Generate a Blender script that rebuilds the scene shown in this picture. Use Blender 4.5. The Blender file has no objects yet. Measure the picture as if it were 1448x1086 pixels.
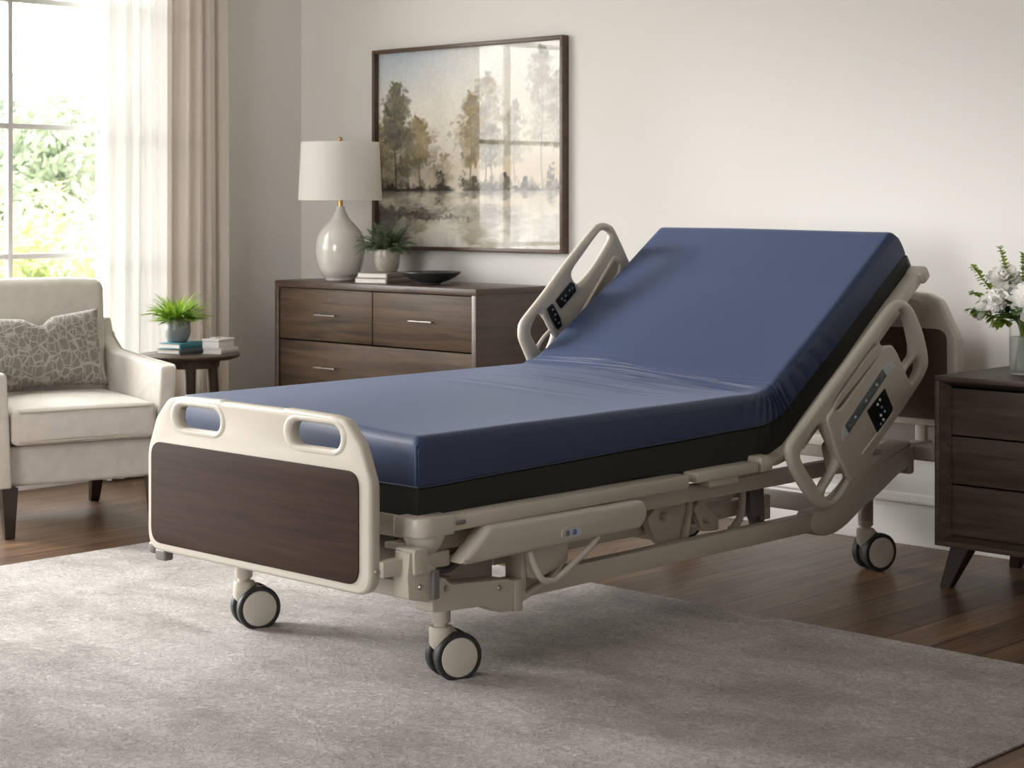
import bpy, bmesh, math, random
import numpy as np
from mathutils import Vector, Matrix
random.seed(7)
rng = np.random.default_rng(11)
scene = bpy.context.scene
COL = scene.collection
PI = math.pi
R = math.radians

# ------------------------------------------------------------------ helpers
def tag(o, label=None, cat=None, group=None, kind=None):
    if label: o['label'] = label
    if cat: o['category'] = cat
    if group: o['group'] = group
    if kind: o['kind'] = kind
    return o

def thing(name, label, cat, loc=(0, 0, 0), rz=0, group=None):
    o = bpy.data.objects.new(name, None); COL.objects.link(o)
    o.location = loc; o.rotation_euler = (0, 0, rz); o.empty_display_size = .1
    return tag(o, label, cat, group)

def root_matrix(o):
    while o.parent: o = o.parent
    return Matrix.Translation(o.location) @ Matrix.Rotation(o.rotation_euler.z, 4, 'Z')

def finish(me, m, sharp=40):
    if m is not None:
        me.materials.clear(); me.materials.append(m)
    for p in me.polygons: p.use_smooth = True
    if sharp: me.set_sharp_from_angle(angle=R(sharp))

def obj(name, bm, m, parent=None, world=False, sharp=40, loc=None, mesh=None):
    """link a bmesh as one object; world=True: its vertices are in room coordinates"""
    if mesh is None:
        me = bpy.data.meshes.new(name)
        bmesh.ops.recalc_face_normals(bm, faces=bm.faces[:]) if sharp != -1 else None
        bm.to_mesh(me); bm.free()
    else:
        me = mesh; me.name = name
    finish(me, m, sharp if sharp > 0 else 0)
    o = bpy.data.objects.new(name, me); COL.objects.link(o)
    if parent:
        if world: me.transform(root_matrix(parent).inverted())
        o.parent = parent
    elif world is not True and loc is not None:
        o.location = loc
    return o

def wobj(name, bm, m, loc, sharp=40):
    """top-level object whose vertices are in room coordinates, origin put at loc"""
    o = obj(name, bm, m, sharp=sharp)
    o.data.transform(Matrix.Translation(-Vector(loc))); o.location = loc
    return o

def dup(root, loc, rz=None, label=None, group=None):
    def cp(o, par):
        c = o.copy(); COL.objects.link(c); c.parent = par
        for ch in list(o.children): cp(ch, c)
        return c
    r = cp(root, root.parent); r.location = loc
    if rz is not None: r.rotation_euler = (0, 0, rz)
    if label: r['label'] = label
    if group: r['group'] = group
    return r

def B(): return bmesh.new()

def box(bm, x0, x1, y0, y1, z0, z1, bev=0, seg=2, mat=None):
    v = bmesh.ops.create_cube(bm, size=1)['verts']
    M = Matrix.Translation(((x0+x1)/2, (y0+y1)/2, (z0+z1)/2)) @ Matrix.Diagonal((abs(x1-x0), abs(y1-y0), abs(z1-z0), 1))
    bmesh.ops.transform(bm, matrix=M, verts=v)
    if bev:
        es = list({e for q in v for e in q.link_edges})
        r = bmesh.ops.bevel(bm, geom=es, offset=bev, segments=seg, profile=.5, affect='EDGES')
        v = list({q for f in r['faces'] for q in f.verts} | {q for q in v if q.is_valid})
    if mat is not None:
        vs = set(v)
        for q in list(vs):
            for f in q.link_faces: vs.update(f.verts)
        bmesh.ops.transform(bm, matrix=mat, verts=list(vs))

def prism(bm, poly, a0, a1, axis='x', bev=0, seg=2):
    """extrude a closed 2-D outline; axis x: (y,z) outline, y: (x,z), z: (x,y)"""
    def P(u, v, w):
        return {'x': (w, u, v), 'y': (u, w, v), 'z': (u, v, w)}[axis]
    n = len(poly)
    A = [bm.verts.new(P(u, v, a0)) for u, v in poly]
    Bv = [bm.verts.new(P(u, v, a1)) for u, v in poly]
    fs = [bm.faces.new(A[::-1]), bm.faces.new(Bv)]
    for i in range(n): fs.append(bm.faces.new((A[i], A[(i+1) % n], Bv[(i+1) % n], Bv[i])))
    bmesh.ops.recalc_face_normals(bm, faces=fs)
    if bev:
        es = [e for e in fs[0].edges] + [e for e in fs[1].edges]
        bmesh.ops.bevel(bm, geom=es, offset=bev, segments=seg, profile=.5, affect='EDGES')

def rpoly(pts, rad, seg=6):
    """round the corners of an outline; rad: number or list"""
    n = len(pts); out = []
    for i in range(n):
        p = Vector(pts[i]); a = Vector(pts[i-1]); b = Vector(pts[(i+1) % n])
        r = rad[i] if isinstance(rad, (list, tuple)) else rad
        da = (a-p); db = (b-p); la, lb = da.length, db.length
        da.normalize(); db.normalize()
        ang = da.angle(db)
        if r <= 0 or ang > 3.1:
            out.append(tuple(p)); continue
        t = min(r/math.tan(ang/2), la*.49, lb*.49)
        s = p+da*t; e = p+db*t
        for k in range(seg+1):
            q = k/seg
            out.append(tuple((1-q)**2*s + 2*q*(1-q)*p + q*q*e))
    return out

def smooth_closed(pts, n=4):
    """Catmull-Rom through a closed outline"""
    out = []; N = len(pts)
    for i in range(N):
        p0, p1, p2, p3 = [Vector(pts[(i+k) % N]) for k in (-1, 0, 1, 2)]
        for k in range(n):
            t = k/n
            out.append(tuple(.5*((2*p1)+(p2-p0)*t+(2*p0-5*p1+4*p2-p3)*t*t+(3*p1-p0-3*p2+p3)*t**3)))
    return out

def smooth_open(pts, n=6):
    out = []; N = len(pts)
    P = [Vector(p) for p in pts]
    for i in range(N-1):
        p0 = P[max(i-1, 0)]; p1 = P[i]; p2 = P[i+1]; p3 = P[min(i+2, N-1)]
        for k in range(n):
            t = k/n
            out.append(.5*((2*p1)+(p2-p0)*t+(2*p0-5*p1+4*p2-p3)*t*t+(3*p1-p0-3*p2+p3)*t**3))
    out.append(P[-1]); return out

def tube(bm, pts, r, seg=10, closed=False, caps=True, flat=1.0):
    P = [Vector(p) for p in pts]; n = len(P); rings = []
    rad = r if isinstance(r, (list, tuple)) else [r]*n
    up = None
    for i in range(n):
        if closed: t = (P[(i+1) % n]-P[i-1])
        else: t = P[min(i+1, n-1)]-P[max(i-1, 0)]
        t.normalize()
        if up is None:
            up = Vector((0, 0, 1)) if abs(t.z) < .9 else Vector((1, 0, 0))
        s = t.cross(up).normalized(); up = s.cross(t).normalized()
        rings.append([bm.verts.new(P[i]+(s*math.cos(a)+up*math.sin(a)*flat)*rad[i]) for a in [2*PI*k/seg for k in range(seg)]])
    m = n if closed else n-1
    for i in range(m):
        a, b = rings[i], rings[(i+1) % n]
        for k in range(seg): bm.faces.new((a[k], a[(k+1) % seg], b[(k+1) % seg], b[k]))
    if caps and not closed:
        bm.faces.new(rings[0][::-1]); bm.faces.new(rings[-1])

def lathe(bm, prof, c=(0, 0, 0), seg=32, axis='z', M=None):
    rings = []; vs = []
    for r, z in prof:
        if r < 1e-6:
            v = [bm.verts.new((0, 0, z))]
        else:
            v = [bm.verts.new((r*math.cos(2*PI*k/seg), r*math.sin(2*PI*k/seg), z)) for k in range(seg)]
        rings.append(v); vs += v
    for a, b in zip(rings, rings[1:]):
        if len(a) == 1 and len(b) == 1: continue
        for k in range(seg):
            j = (k+1) % seg
            if len(a) == 1: bm.faces.new((a[0], b[j], b[k]))
            elif len(b) == 1: bm.faces.new((a[k], a[j], b[0]))
            else: bm.faces.new((a[k], a[j], b[j], b[k]))
    mat = Matrix.Translation(c)
    if axis == 'x': mat = mat @ Matrix.Rotation(PI/2, 4, 'Y')
    if axis == 'y': mat = mat @ Matrix.Rotation(-PI/2, 4, 'X')
    if M is not None: mat = M
    bmesh.ops.transform(bm, matrix=mat, verts=vs)

def plate_mesh(outline, holes, depth, bev, M, res=4):
    """a board with rounded rims and real openings: outline and holes are 2-D, depth is its full thickness"""
    from mathutils.geometry import tessellate_polygon
    def area(p): return sum(p[i][0]*p[(i+1) % len(p)][1]-p[(i+1) % len(p)][0]*p[i][1] for i in range(len(p)))/2
    def clean(p):
        out = []
        for q in p:
            if not out or (Vector(q)-Vector(out[-1])).length > 2e-4: out.append(tuple(q[:2]))
        if (Vector(out[0])-Vector(out[-1])).length <= 2e-4: out.pop()
        return out
    loops = []
    for i, p in enumerate([outline]+list(holes)):
        p = clean(p); a = area(p)
        if (i == 0) != (a > 0): p = p[::-1]       # material always on the left of the loop
        n = len(p); nr = []
        for k in range(n):
            d1 = (Vector(p[k])-Vector(p[k-1])).normalized(); d2 = (Vector(p[(k+1) % n])-Vector(p[k])).normalized()
            t = (d1+d2).normalized() if (d1+d2).length > 1e-6 else d1
            m = Vector((-t.y, t.x)); c = max(.5, m.dot(Vector((-d1.y, d1.x)))); nr.append(m/c)
        loops.append((p, nr))
    bm = bmesh.new(); h = depth/2
    levels = [(bev*(1-math.sin(PI/2*k/res)), -h+bev*(1-math.cos(PI/2*k/res))) for k in range(res+1)]
    levels = levels+[(i, -z) for i, z in reversed(levels)]
    caps = {0: [], len(levels)-1: []}
    for p, nr in loops:
        prev = None
        for li, (ins, z) in enumerate(levels):
            row = [bm.verts.new((q[0]+m.x*ins, q[1]+m.y*ins, z)) for q, m in zip(p, nr)]
            if prev:
                for k in range(len(row)): bm.faces.new((prev[k], prev[(k+1) % len(row)], row[(k+1) % len(row)], row[k]))
            prev = row
            if li in caps: caps[li].append(row)
    for li, rows in caps.items():
        flat = [v for r_ in rows for v in r_]
        for t in tessellate_polygon([[Vector((v.co.x, v.co.y, 0)) for v in r_] for r_ in rows]):
            if len(set(t)) == 3:
                try: bm.faces.new([flat[i] for i in t])
                except ValueError: pass
    bmesh.ops.recalc_face_normals(bm, faces=bm.faces[:])
    bmesh.ops.transform(bm, matrix=M, verts=bm.verts[:])
    return bm

def rbox(bm, c, size, r, seg=4, n=6, fn=None, M=None):
    """rounded box with inner subdivisions so that fn can bulge it"""
    h = [s/2 for s in size]
    def axis(hh):
        e = [hh-r+r*math.tan(PI/4*k/seg) for k in range(seg+1)]
        inn = [(-1+2*k/n)*(hh-r) for k in range(1, n)]
        return [-x for x in reversed(e)]+inn+e
    A = [axis(x) for x in h]; cache = {}
    def V(p):
        key = tuple(round(x, 6) for x in p)
        if key in cache: return cache[key]
        q = Vector([max(-(h[i]-r), min(h[i]-r, p[i])) for i in range(3)])
        d = Vector(p)-q; d.normalize()
        w = q+d*r
        if fn: w = Vector(fn(*w))
        w = w+Vector(c)
        if M is not None: w = M @ w
        cache[key] = bm.verts.new(w); return cache[key]
    for ax in range(3):
        u, v = [(1, 2), (2, 0), (0, 1)][ax]
        for sgn in (-1, 1):
            for i in range(len(A[u])-1):
                for j in range(len(A[v])-1):
                    def P(a, b):
                        p = [0, 0, 0]; p[ax] = sgn*h[ax]; p[u] = A[u][a]; p[v] = A[v][b]; return V(p)
                    f = [P(i, j), P(i+1, j), P(i+1, j+1), P(i, j+1)]
                    if sgn < 0: f.reverse()
                    try: bm.faces.new(f)
                    except ValueError: pass

# ------------------------------------------------------------------ materials
def mat(name, col, rough=.5, metal=0, coat=0, spec=.5, var=0, vscale=20, bump=0, bscale=200, stretch=(1, 1, 1), sheen=0, col2=None, detail=4, trans=0, ior=1.45):
    m = bpy.data.materials.new(name); m.use_nodes = True
    nt = m.node_tree; N = nt.nodes; L = nt.links
    b = N['Principled BSDF']
    b.inputs['Base Color'].default_value = (*col, 1); b.inputs['Roughness'].default_value = rough
    b.inputs['Metallic'].default_value = metal; b.inputs['Coat Weight'].default_value = coat
    b.inputs['Specular IOR Level'].default_value = spec; b.inputs['Sheen Weight'].default_value = sheen
    b.inputs['Transmission Weight'].default_value = trans; b.inputs['IOR'].default_value = ior
    tc = N.new('ShaderNodeTexCoord'); mp = N.new('ShaderNodeMapping'); mp.inputs['Scale'].default_value = stretch
    L.new(tc.outputs['Object'], mp.inputs['Vector'])
    if var or col2:
        n = N.new('ShaderNodeTexNoise'); n.inputs['Scale'].default_value = vscale; n.inputs['Detail'].default_value = detail
        L.new(mp.outputs[0], n.inputs['Vector'])
        r = N.new('ShaderNodeValToRGB'); r.color_ramp.elements[0].position = .3; r.color_ramp.elements[1].position = .7
        c2 = col2 or tuple(min(1, c*(1+var)) for c in col)
        c1 = col if col2 else tuple(c*(1-var) for c in col)
        r.color_ramp.elements[0].color = (*c1, 1); r.color_ramp.elements[1].color = (*c2, 1)
        L.new(n.outputs['Fac'], r.inputs['Fac']); L.new(r.outputs['Color'], b.inputs['Base Color'])
    if bump:
        n2 = N.new('ShaderNodeTexNoise'); n2.inputs['Scale'].default_value = bscale; n2.inputs['Detail'].default_value = 3
        L.new(mp.outputs[0], n2.inputs['Vector'])
        bp = N.new('ShaderNodeBump'); bp.inputs['Strength'].default_value = bump; bp.inputs['Distance'].default_value = .002
        L.new(n2.outputs['Fac'], bp.inputs['Height']); L.new(bp.outputs['Normal'], b.inputs['Normal'])
    return m

def wood(name, dark, light, axis='x', rough=.38, scale=1.0, coat=.15):
    st = {'x': (1.2, 22, 22), 'y': (22, 1.2, 22), 'z': (22, 22, 1.2)}[axis]
    m = bpy.data.materials.new(name); m.use_nodes = True; nt = m.node_tree; N = nt.nodes; L = nt.links
    b = N['Principled BSDF']; b.inputs['Roughness'].default_value = rough; b.inputs['Coat Weight'].default_value = coat; b.inputs['Coat Roughness'].default_value = .3
    tc = N.new('ShaderNodeTexCoord'); mp = N.new('ShaderNodeMapping'); mp.inputs['Scale'].default_value = [s*scale for s in st]
    L.new(tc.outputs['Object'], mp.inputs['Vector'])
    n = N.new('ShaderNodeTexNoise'); n.inputs['Scale'].default_value = 1.6; n.inputs['Detail'].default_value = 7; n.inputs['Distortion'].default_value = .8
    L.new(mp.outputs[0], n.inputs['Vector'])
    n2 = N.new('ShaderNodeTexNoise'); n2.inputs['Scale'].default_value = 9; n2.inputs['Detail'].default_value = 3
    L.new(mp.outputs[0], n2.inputs['Vector'])
    mx = N.new('ShaderNodeMath'); mx.operation = 'MULTIPLY_ADD'; mx.inputs[1].default_value = .35
    L.new(n2.outputs['Fac'], mx.inputs[0]); L.new(n.outputs['Fac'], mx.inputs[2])
    r = N.new('ShaderNodeValToRGB'); r.color_ramp.elements[0].position = .48; r.color_ramp.elements[1].position = .88
    r.color_ramp.elements[0].color = (*dark, 1); r.color_ramp.elements[1].color = (*light, 1)
    L.new(mx.outputs[0], r.inputs['Fac']); L.new(r.outputs['Color'], b.inputs['Base Color'])
    bp = N.new('ShaderNodeBump'); bp.inputs['Strength'].default_value = .12; bp.inputs['Distance'].default_value = .001
    L.new(mx.outputs[0], bp.inputs['Height']); L.new(bp.outputs['Normal'], b.inputs['Normal'])
    return m

def floor_material():
    m = bpy.data.materials.new('plank_floor'); m.use_nodes = True; nt = m.node_tree; N = nt.nodes; L = nt.links
    b = N['Principled BSDF']; b.inputs['Roughness'].default_value = .36; b.inputs['Specular IOR Level'].default_value = .45
    tc = N.new('ShaderNodeTexCoord'); rot = N.new('ShaderNodeMapping'); rot.inputs['Rotation'].default_value = (0, 0, PI/2)
    L.new(tc.outputs['Object'], rot.inputs['Vector'])
    br = N.new('ShaderNodeTexBrick'); br.inputs['Scale'].default_value = 1; br.inputs['Brick Width'].default_value = 1.35; br.inputs['Row Height'].default_value = .145
    br.inputs['Mortar Size'].default_value = .003; br.inputs['Mortar Smooth'].default_value = .3; br.inputs['Bias'].default_value = 0
    br.inputs['Color1'].default_value = (.115, .067, .040, 1); br.inputs['Color2'].default_value = (.215, .132, .082, 1); br.inputs['Mortar'].default_value = (.03, .015, .008, 1)
    br.offset = .37; L.new(rot.outputs[0], br.inputs['Vector'])
    mp = N.new('ShaderNodeMapping'); mp.inputs['Scale'].default_value = (16, 1.1, 1); L.new(tc.outputs['Object'], mp.inputs['Vector'])
    n = N.new('ShaderNodeTexNoise'); n.inputs['Scale'].default_value = 2.2; n.inputs['Detail'].default_value = 8; n.inputs['Distortion'].default_value = 1.2
    L.new(mp.outputs[0], n.inputs['Vector'])
    r = N.new('ShaderNodeValToRGB'); r.color_ramp.elements[0].position = .3; r.color_ramp.elements[1].position = .75
    r.color_ramp.elements[0].color = (.45, .42, .40, 1); r.color_ramp.elements[1].color = (1.35, 1.3, 1.25, 1)
    L.new(n.outputs['Fac'], r.inputs['Fac'])
    mx = N.new('ShaderNodeMixRGB'); mx.blend_type = 'MULTIPLY'; mx.inputs[0].default_value = 1
    L.new(br.outputs['Color'], mx.inputs[1]); L.new(r.outputs['Color'], mx.inputs[2]); L.new(mx.outputs[0], b.inputs['Base Color'])
    bp = N.new('ShaderNodeBump'); bp.inputs['Strength'].default_value = .25; bp.inputs['Distance'].default_value = .0015
    ad = N.new('ShaderNodeMath'); ad.operation = 'MULTIPLY_ADD'; ad.inputs[1].default_value = -1.5
    L.new(br.outputs['Fac'], ad.inputs[0]); L.new(n.outputs['Fac'], ad.inputs[2])
    L.new(ad.outputs[0], bp.inputs['Height']); L.new(bp.outputs['Normal'], b.inputs['Normal'])
    return m

def rug_material():
    m = bpy.data.materials.new('rug_pile'); m.use_nodes = True; nt = m.node_tree; N = nt.nodes; L = nt.links
    b = N['Principled BSDF']; b.inputs['Roughness'].default_value = .95; b.inputs['Specular IOR Level'].default_value = .1; b.inputs['Sheen Weight'].default_value = .15
    tc = N.new('ShaderNodeTexCoord')
    mp = N.new('ShaderNodeMapping'); mp.inputs['Rotation'].default_value = (0, 0, .5); mp.inputs['Scale'].default_value = (2.4, 4.2, 1)
    L.new(tc.outputs['Object'], mp.inputs['Vector'])
    a = N.new('ShaderNodeTexNoise'); a.inputs['Scale'].default_value = 1.1; a.inputs['Detail'].default_value = 9; a.inputs['Roughness'].default_value = .62; a.inputs['Distortion'].default_value = .5
    L.new(mp.outputs[0], a.inputs['Vector'])
    r = N.new('ShaderNodeValToRGB'); r.color_ramp.elements[0].position = .34; r.color_ramp.elements[1].position = .62
    r.color_ramp.elements[0].color = (.445, .41, .39, 1); r.color_ramp.elements[1].color = (.69, .652, .628, 1)
    L.new(a.outputs['Fac'], r.inputs['Fac'])
    f = N.new('ShaderNodeTexNoise'); f.inputs['Scale'].default_value = 48; f.inputs['Detail'].default_value = 6; f.inputs['Roughness'].default_value = .72; f.inputs['Distortion'].default_value = 2.2
    L.new(tc.outputs['Object'], f.inputs['Vector'])
    r2 = N.new('ShaderNodeValToRGB'); r2.color_ramp.elements[0].position = .36; r2.color_ramp.elements[1].position = .64
    r2.color_ramp.elements[0].color = (.60, .59, .58, 1); r2.color_ramp.elements[1].color = (1.2, 1.2, 1.2, 1)
    L.new(f.outputs['Fac'], r2.inputs['Fac'])
    mx = N.new('ShaderNodeMixRGB'); mx.blend_type = 'MULTIPLY'; mx.inputs[0].default_value = 1
    L.new(r.outputs['Color'], mx.inputs[1]); L.new(r2.outputs['Color'], mx.inputs[2]); L.new(mx.outputs[0], b.inputs['Base Color'])
    h = N.new('ShaderNodeMath'); h.operation = 'MULTIPLY_ADD'; h.inputs[1].default_value = 1.5
    L.new(a.outputs['Fac'], h.inputs[0]); L.new(f.outputs['Fac'], h.inputs[2])
    bp = N.new('ShaderNodeBump'); bp.inputs['Strength'].default_value = 1; bp.inputs['Distance'].default_value = .010
    L.new(h.outputs[0], bp.inputs['Height']); L.new(bp.outputs['Normal'], b.inputs['Normal'])
    return m

def glass_thin(name, tint=(1, 1, 1), ior=1.45, rough=0):
    m = bpy.data.materials.new(name); m.use_nodes = True; nt = m.node_tree; N = nt.nodes; L = nt.links
    N.remove(N['Principled BSDF']); out = N['Material Output']
    t = N.new('ShaderNodeBsdfTransparent'); t.inputs[0].default_value = (*tint, 1)
    g = N.new('ShaderNodeBsdfGlossy'); g.inputs['Roughness'].default_value = rough
    fr = N.new('ShaderNodeFresnel'); ge = N.new('ShaderNodeNewGeometry')
    mr = N.new('ShaderNodeMapRange'); mr.inputs['To Min'].default_value = ior; mr.inputs['To Max'].default_value = 1/ior
    L.new(ge.outputs['Backfacing'], mr.inputs['Value']); L.new(mr.outputs[0], fr.inputs['IOR'])
    mx = N.new('ShaderNodeMixShader'); L.new(fr.outputs[0], mx.inputs[0]); L.new(t.outputs[0], mx.inputs[1]); L.new(g.outputs[0], mx.inputs[2])
    L.new(mx.outputs[0], out.inputs[0]); return m

def fabric_thin(name, col, trans, transp):
    m = bpy.data.materials.new(name); m.use_nodes = True; nt = m.node_tree; N = nt.nodes; L = nt.links
    N.remove(N['Principled BSDF']); out = N['Material Output']
    d = N.new('ShaderNodeBsdfDiffuse'); d.inputs[0].default_value = (*col, 1)
    t = N.new('ShaderNodeBsdfTranslucent'); t.inputs[0].default_value = (*col, 1)
    tr = N.new('ShaderNodeBsdfTransparent')
    a = N.new('ShaderNodeMixShader'); a.inputs[0].default_value = trans; L.new(d.outputs[0], a.inputs[1]); L.new(t.outputs[0], a.inputs[2])
    b = N.new('ShaderNodeMixShader'); b.inputs[0].default_value = transp; L.new(a.outputs[0], b.inputs[1]); L.new(tr.outputs[0], b.inputs[2])
    L.new(b.outputs[0], out.inputs[0]); return m

def leaf_mat(name, c1, c2, trans=.3, vscale=30):
    m = bpy.data.materials.new(name); m.use_nodes = True; nt = m.node_tree; N = nt.nodes; L = nt.links
    b = N['Principled BSDF']; out = N['Material Output']; b.inputs['Roughness'].default_value = .5
    tc = N.new('ShaderNodeTexCoord'); n = N.new('ShaderNodeTexNoise'); n.inputs['Scale'].default_value = vscale
    L.new(tc.outputs['Object'], n.inputs['Vector'])
    r = N.new('ShaderNodeValToRGB'); r.color_ramp.elements[0].position = .35; r.color_ramp.elements[1].position = .65
    r.color_ramp.elements[0].color = (*c1, 1); r.color_ramp.elements[1].color = (*c2, 1)
    L.new(n.outputs['Fac'], r.inputs['Fac']); L.new(r.outputs['Color'], b.inputs['Base Color'])
    t = N.new('ShaderNodeBsdfTranslucent'); L.new(r.outputs['Color'], t.inputs[0])
    mx = N.new('ShaderNodeMixShader'); mx.inputs[0].default_value = trans; L.new(b.outputs[0], mx.inputs[1]); L.new(t.outputs[0], mx.inputs[2])
    L.new(mx.outputs[0], out.inputs[0]); return m

M_wall = mat('wall_paint', (.74, .725, .70), .85, bump=.03, bscale=300)
M_white = mat('white_trim', (.82, .81, .79), .45)
M_sash = mat('window_paint', (.56, .55, .54), .5)
M_ceil = mat('ceiling_paint', (.85, .84, .82), .9)
M_beige = mat('beige_plastic', (.515, .475, .415), .36, coat=.1, bump=.015, bscale=900)
M_beige2 = mat('beige_painted_steel', (.50, .455, .39), .42, bump=.02, bscale=600)
M_grey = mat('grey_plastic', (.16, .15, .145), .5)
M_black = mat('black_rubber', (.022, .022, .022), .55)
M_steel = mat('brushed_steel', (.42, .40, .38), .35, metal=1)
M_navy = mat('navy_vinyl', (.022, .038, .094), .50, coat=.03, spec=.42, bump=.03, bscale=160, sheen=.12)
M_navy.node_tree.nodes['Principled BSDF'].inputs['Sheen Tint'].default_value = (.65, .75, 1, 1)
M_navy.node_tree.nodes['Principled BSDF'].inputs['Coat Roughness'].default_value = .35
M_char = mat('charcoal_vinyl', (.026, .0245, .021), .6, spec=.3, bump=.04, bscale=300)
M_lam = wood('walnut_laminate', (.027, .0145, .0095), (.044, .025, .017), 'x', rough=.6, scale=1.6, coat=0)
M_lam.node_tree.nodes['Principled BSDF'].inputs['Specular IOR Level'].default_value = .12
M_wal = wood('walnut_x', (.040, .0245, .0145), (.105, .066, .039), 'x', coat=.0, rough=.5)
M_wal.node_tree.nodes['Principled BSDF'].inputs['Specular IOR Level'].default_value = .3
M_wal_y = wood('walnut_y', (.040, .023, .015), (.085, .051, .035), 'y')
M_wal_z = wood('walnut_z', (.045, .026, .017), (.095, .058, .039), 'z')
M_dark = wood('dark_walnut_x', (.031, .020, .0135), (.068, .046, .032), 'x', coat=0, rough=.5)
M_dark.node_tree.nodes['Principled BSDF'].inputs['Specular IOR Level'].default_value = .3
M_dark_z = wood('dark_walnut_z', (.034, .022, .015), (.075, .049, .035), 'z')
M_leg = mat('espresso_wood', (.022, .013, .009), .35, coat=.2)
M_floor = floor_material()
M_rug = rug_material()
M_linen = mat('oatmeal_linen', (.66, .62, .57), .9, var=.06, vscale=25, bump=.35, bscale=420, sheen=.3, spec=.2)
M_piping = mat('linen_piping', (.50, .455, .40), .9, sheen=.2)
M_pane = glass_thin('window_glass')
M_sheer = fabric_thin('white_sheer', (.90, .892, .88), .10, .012)
M_drape = fabric_thin('beige_drape', (.64, .585, .53), .13, 0)
M_ceramic = mat('white_crackle_ceramic', (.62, .605, .565), .12, coat=.6, var=.04, vscale=9)
M_brass = mat('brass', (.60, .40, .17), .3, metal=1)
M_shade = fabric_thin('lamp_shade_cloth', (.90, .88, .85), .45, 0)
M_pot1 = mat('grey_blue_stoneware', (.22, .235, .23), .38, coat=.3, var=.1, vscale=30)
M_pot2 = mat('taupe_stoneware', (.36, .325, .28), .3, coat=.4, var=.14, vscale=60)
M_soil = mat('potting_soil', (.02, .014, .009), .95, bump=.8, bscale=150)
M_paper = mat('book_pages', (.78, .755, .71), .8, bump=.3, bscale=60, stretch=(1, 1, 40))
M_teal = mat('teal_cloth_cover', (.045, .20, .25), .6)
M_slate = mat('slate_book_cover', (.10, .125, .13), .55)
M_taupeb = mat('taupe_book_cover', (.28, .245, .21), .6)
M_cream = mat('cream_book_cover', (.55, .525, .48), .55)
M_whitebook = mat('white_book_cover', (.72, .705, .68), .5)
M_bowl = mat('charcoal_glazed_metal', (.045, .048, .048), .3, coat=.4, var=.3, vscale=18)
M_fol1 = leaf_mat('lime_leaves', (.13, .26, .02), (.38, .56, .06), .35)
M_fol2 = leaf_mat('blue_green_fronds', (.05, .085, .045), (.19, .23, .14), .2)
M_sprig = leaf_mat('sprig_leaves', (.16, .24, .03), (.36, .45, .08), .3)
M_dleaf = leaf_mat('dark_leaves', (.035, .085, .015), (.10, .19, .035), .2)
M_petal = leaf_mat('white_petals', (.90, .89, .86), (.95, .945, .93), .35)
M_vase = glass_thin('vase_glass', (.985, .99, .99))
M_water = fabric_thin('brightened_water', (.90, .93, .94), .6, .45)  # white mixed in to brighten the water where refracted light is missing
M_lawn = mat('lawn', (.16, .17, .10), .95, var=.3, vscale=3)
M_bark = mat('bark', (.06, .045, .03), .9, var=.3, vscale=10)
M_keys = mat('black_keypad', (.012, .012, .014), .25, coat=.3)
M_strip = mat('grey_blue_label', (.12, .14, .15), .35, var=.35, vscale=70)
M_btn = mat('pale_button', (.55, .58, .62), .4)
M_btnb = mat('blue_button', (.10, .16, .34), .4)

# ------------------------------------------------------------------ setting
YB, XL, YF, XR, ZC = 5.62, -6.754, -1.6, 1.4, 2.9

def struct(name, bm, m, sharp=40):
    o = obj(name, bm, m, sharp=sharp); o['kind'] = 'structure'; return o

b = B(); box(b, XL-.2, XR+.2, YF-.2, YB+.2, -.1, 0); struct('floor', b, M_floor)
b = B(); box(b, XL-.2, XR+.2, YF-.2, YB+.2, ZC, ZC+.1); struct('ceiling', b, M_ceil)
b = B(); box(b, XL-.2, XR+.2, YB, YB+.2, 0, ZC); struct('wall_back', b, M_wall)
b = B(); box(b, XR, XR+.2, YF, YB, 0, ZC); struct('wall_right', b, M_wall)
def wall_with_openings(name, fixed, a0, a1, ops, axis):
    bm = B()
    def bx(u0, u1, z0, z1):
        if u1-u0 < 1e-4 or z1-z0 < 1e-4: return
        if axis == 'y': box(bm, fixed-.2, fixed, u0, u1, z0, z1)
        else: box(bm, u0, u1, fixed-.2, fixed, z0, z1)
    cur = a0
    for u0, u1, z0, z1 in sorted(ops):
        bx(cur, u0, 0, ZC); bx(u0, u1, 0, z0); bx(u0, u1, z1, ZC); cur = u1
    bx(cur, a1, 0, ZC)
    return struct(name, bm, M_wall)
WZ0, WZ1 = .40, 2.62
W1 = (1.158, 4.90, WZ0, WZ1); W2 = (-4.1, -2.1, WZ0, WZ1)  # second opening is added out of view for fill light
wall_with_openings('wall_left', XL, YF, YB, [W1], 'y')
wall_with_openings('wall_front', YF, XL, XR, [W2], 'x')

def baseboard(name, segs):
    bm = B()
    for axis, f, a0, a1, s in segs:
        for d, z0, z1 in ((.016, 0, .125), (.011, .125, .145), (.02, .145, .158), (.008, .158, .178)):
            if axis == 'x': box(bm, a0, a1, f, f+s*d, z0, z1, .003)
            else: box(bm, f, f+s*d, a0, a1, z0, z1, .003)
    struct(name, bm, M_white)
baseboard('baseboard_back', [('x', YB, XL+.02, XR, -1)])
baseboard('baseboard_left', [('y', XL, YF, YB-.02, 1)])
baseboard('baseboard_right', [('y', XR, YF, YB-.02, -1)])
baseboard('baseboard_front', [('x', YF, XL, XR, 1)])

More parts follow.
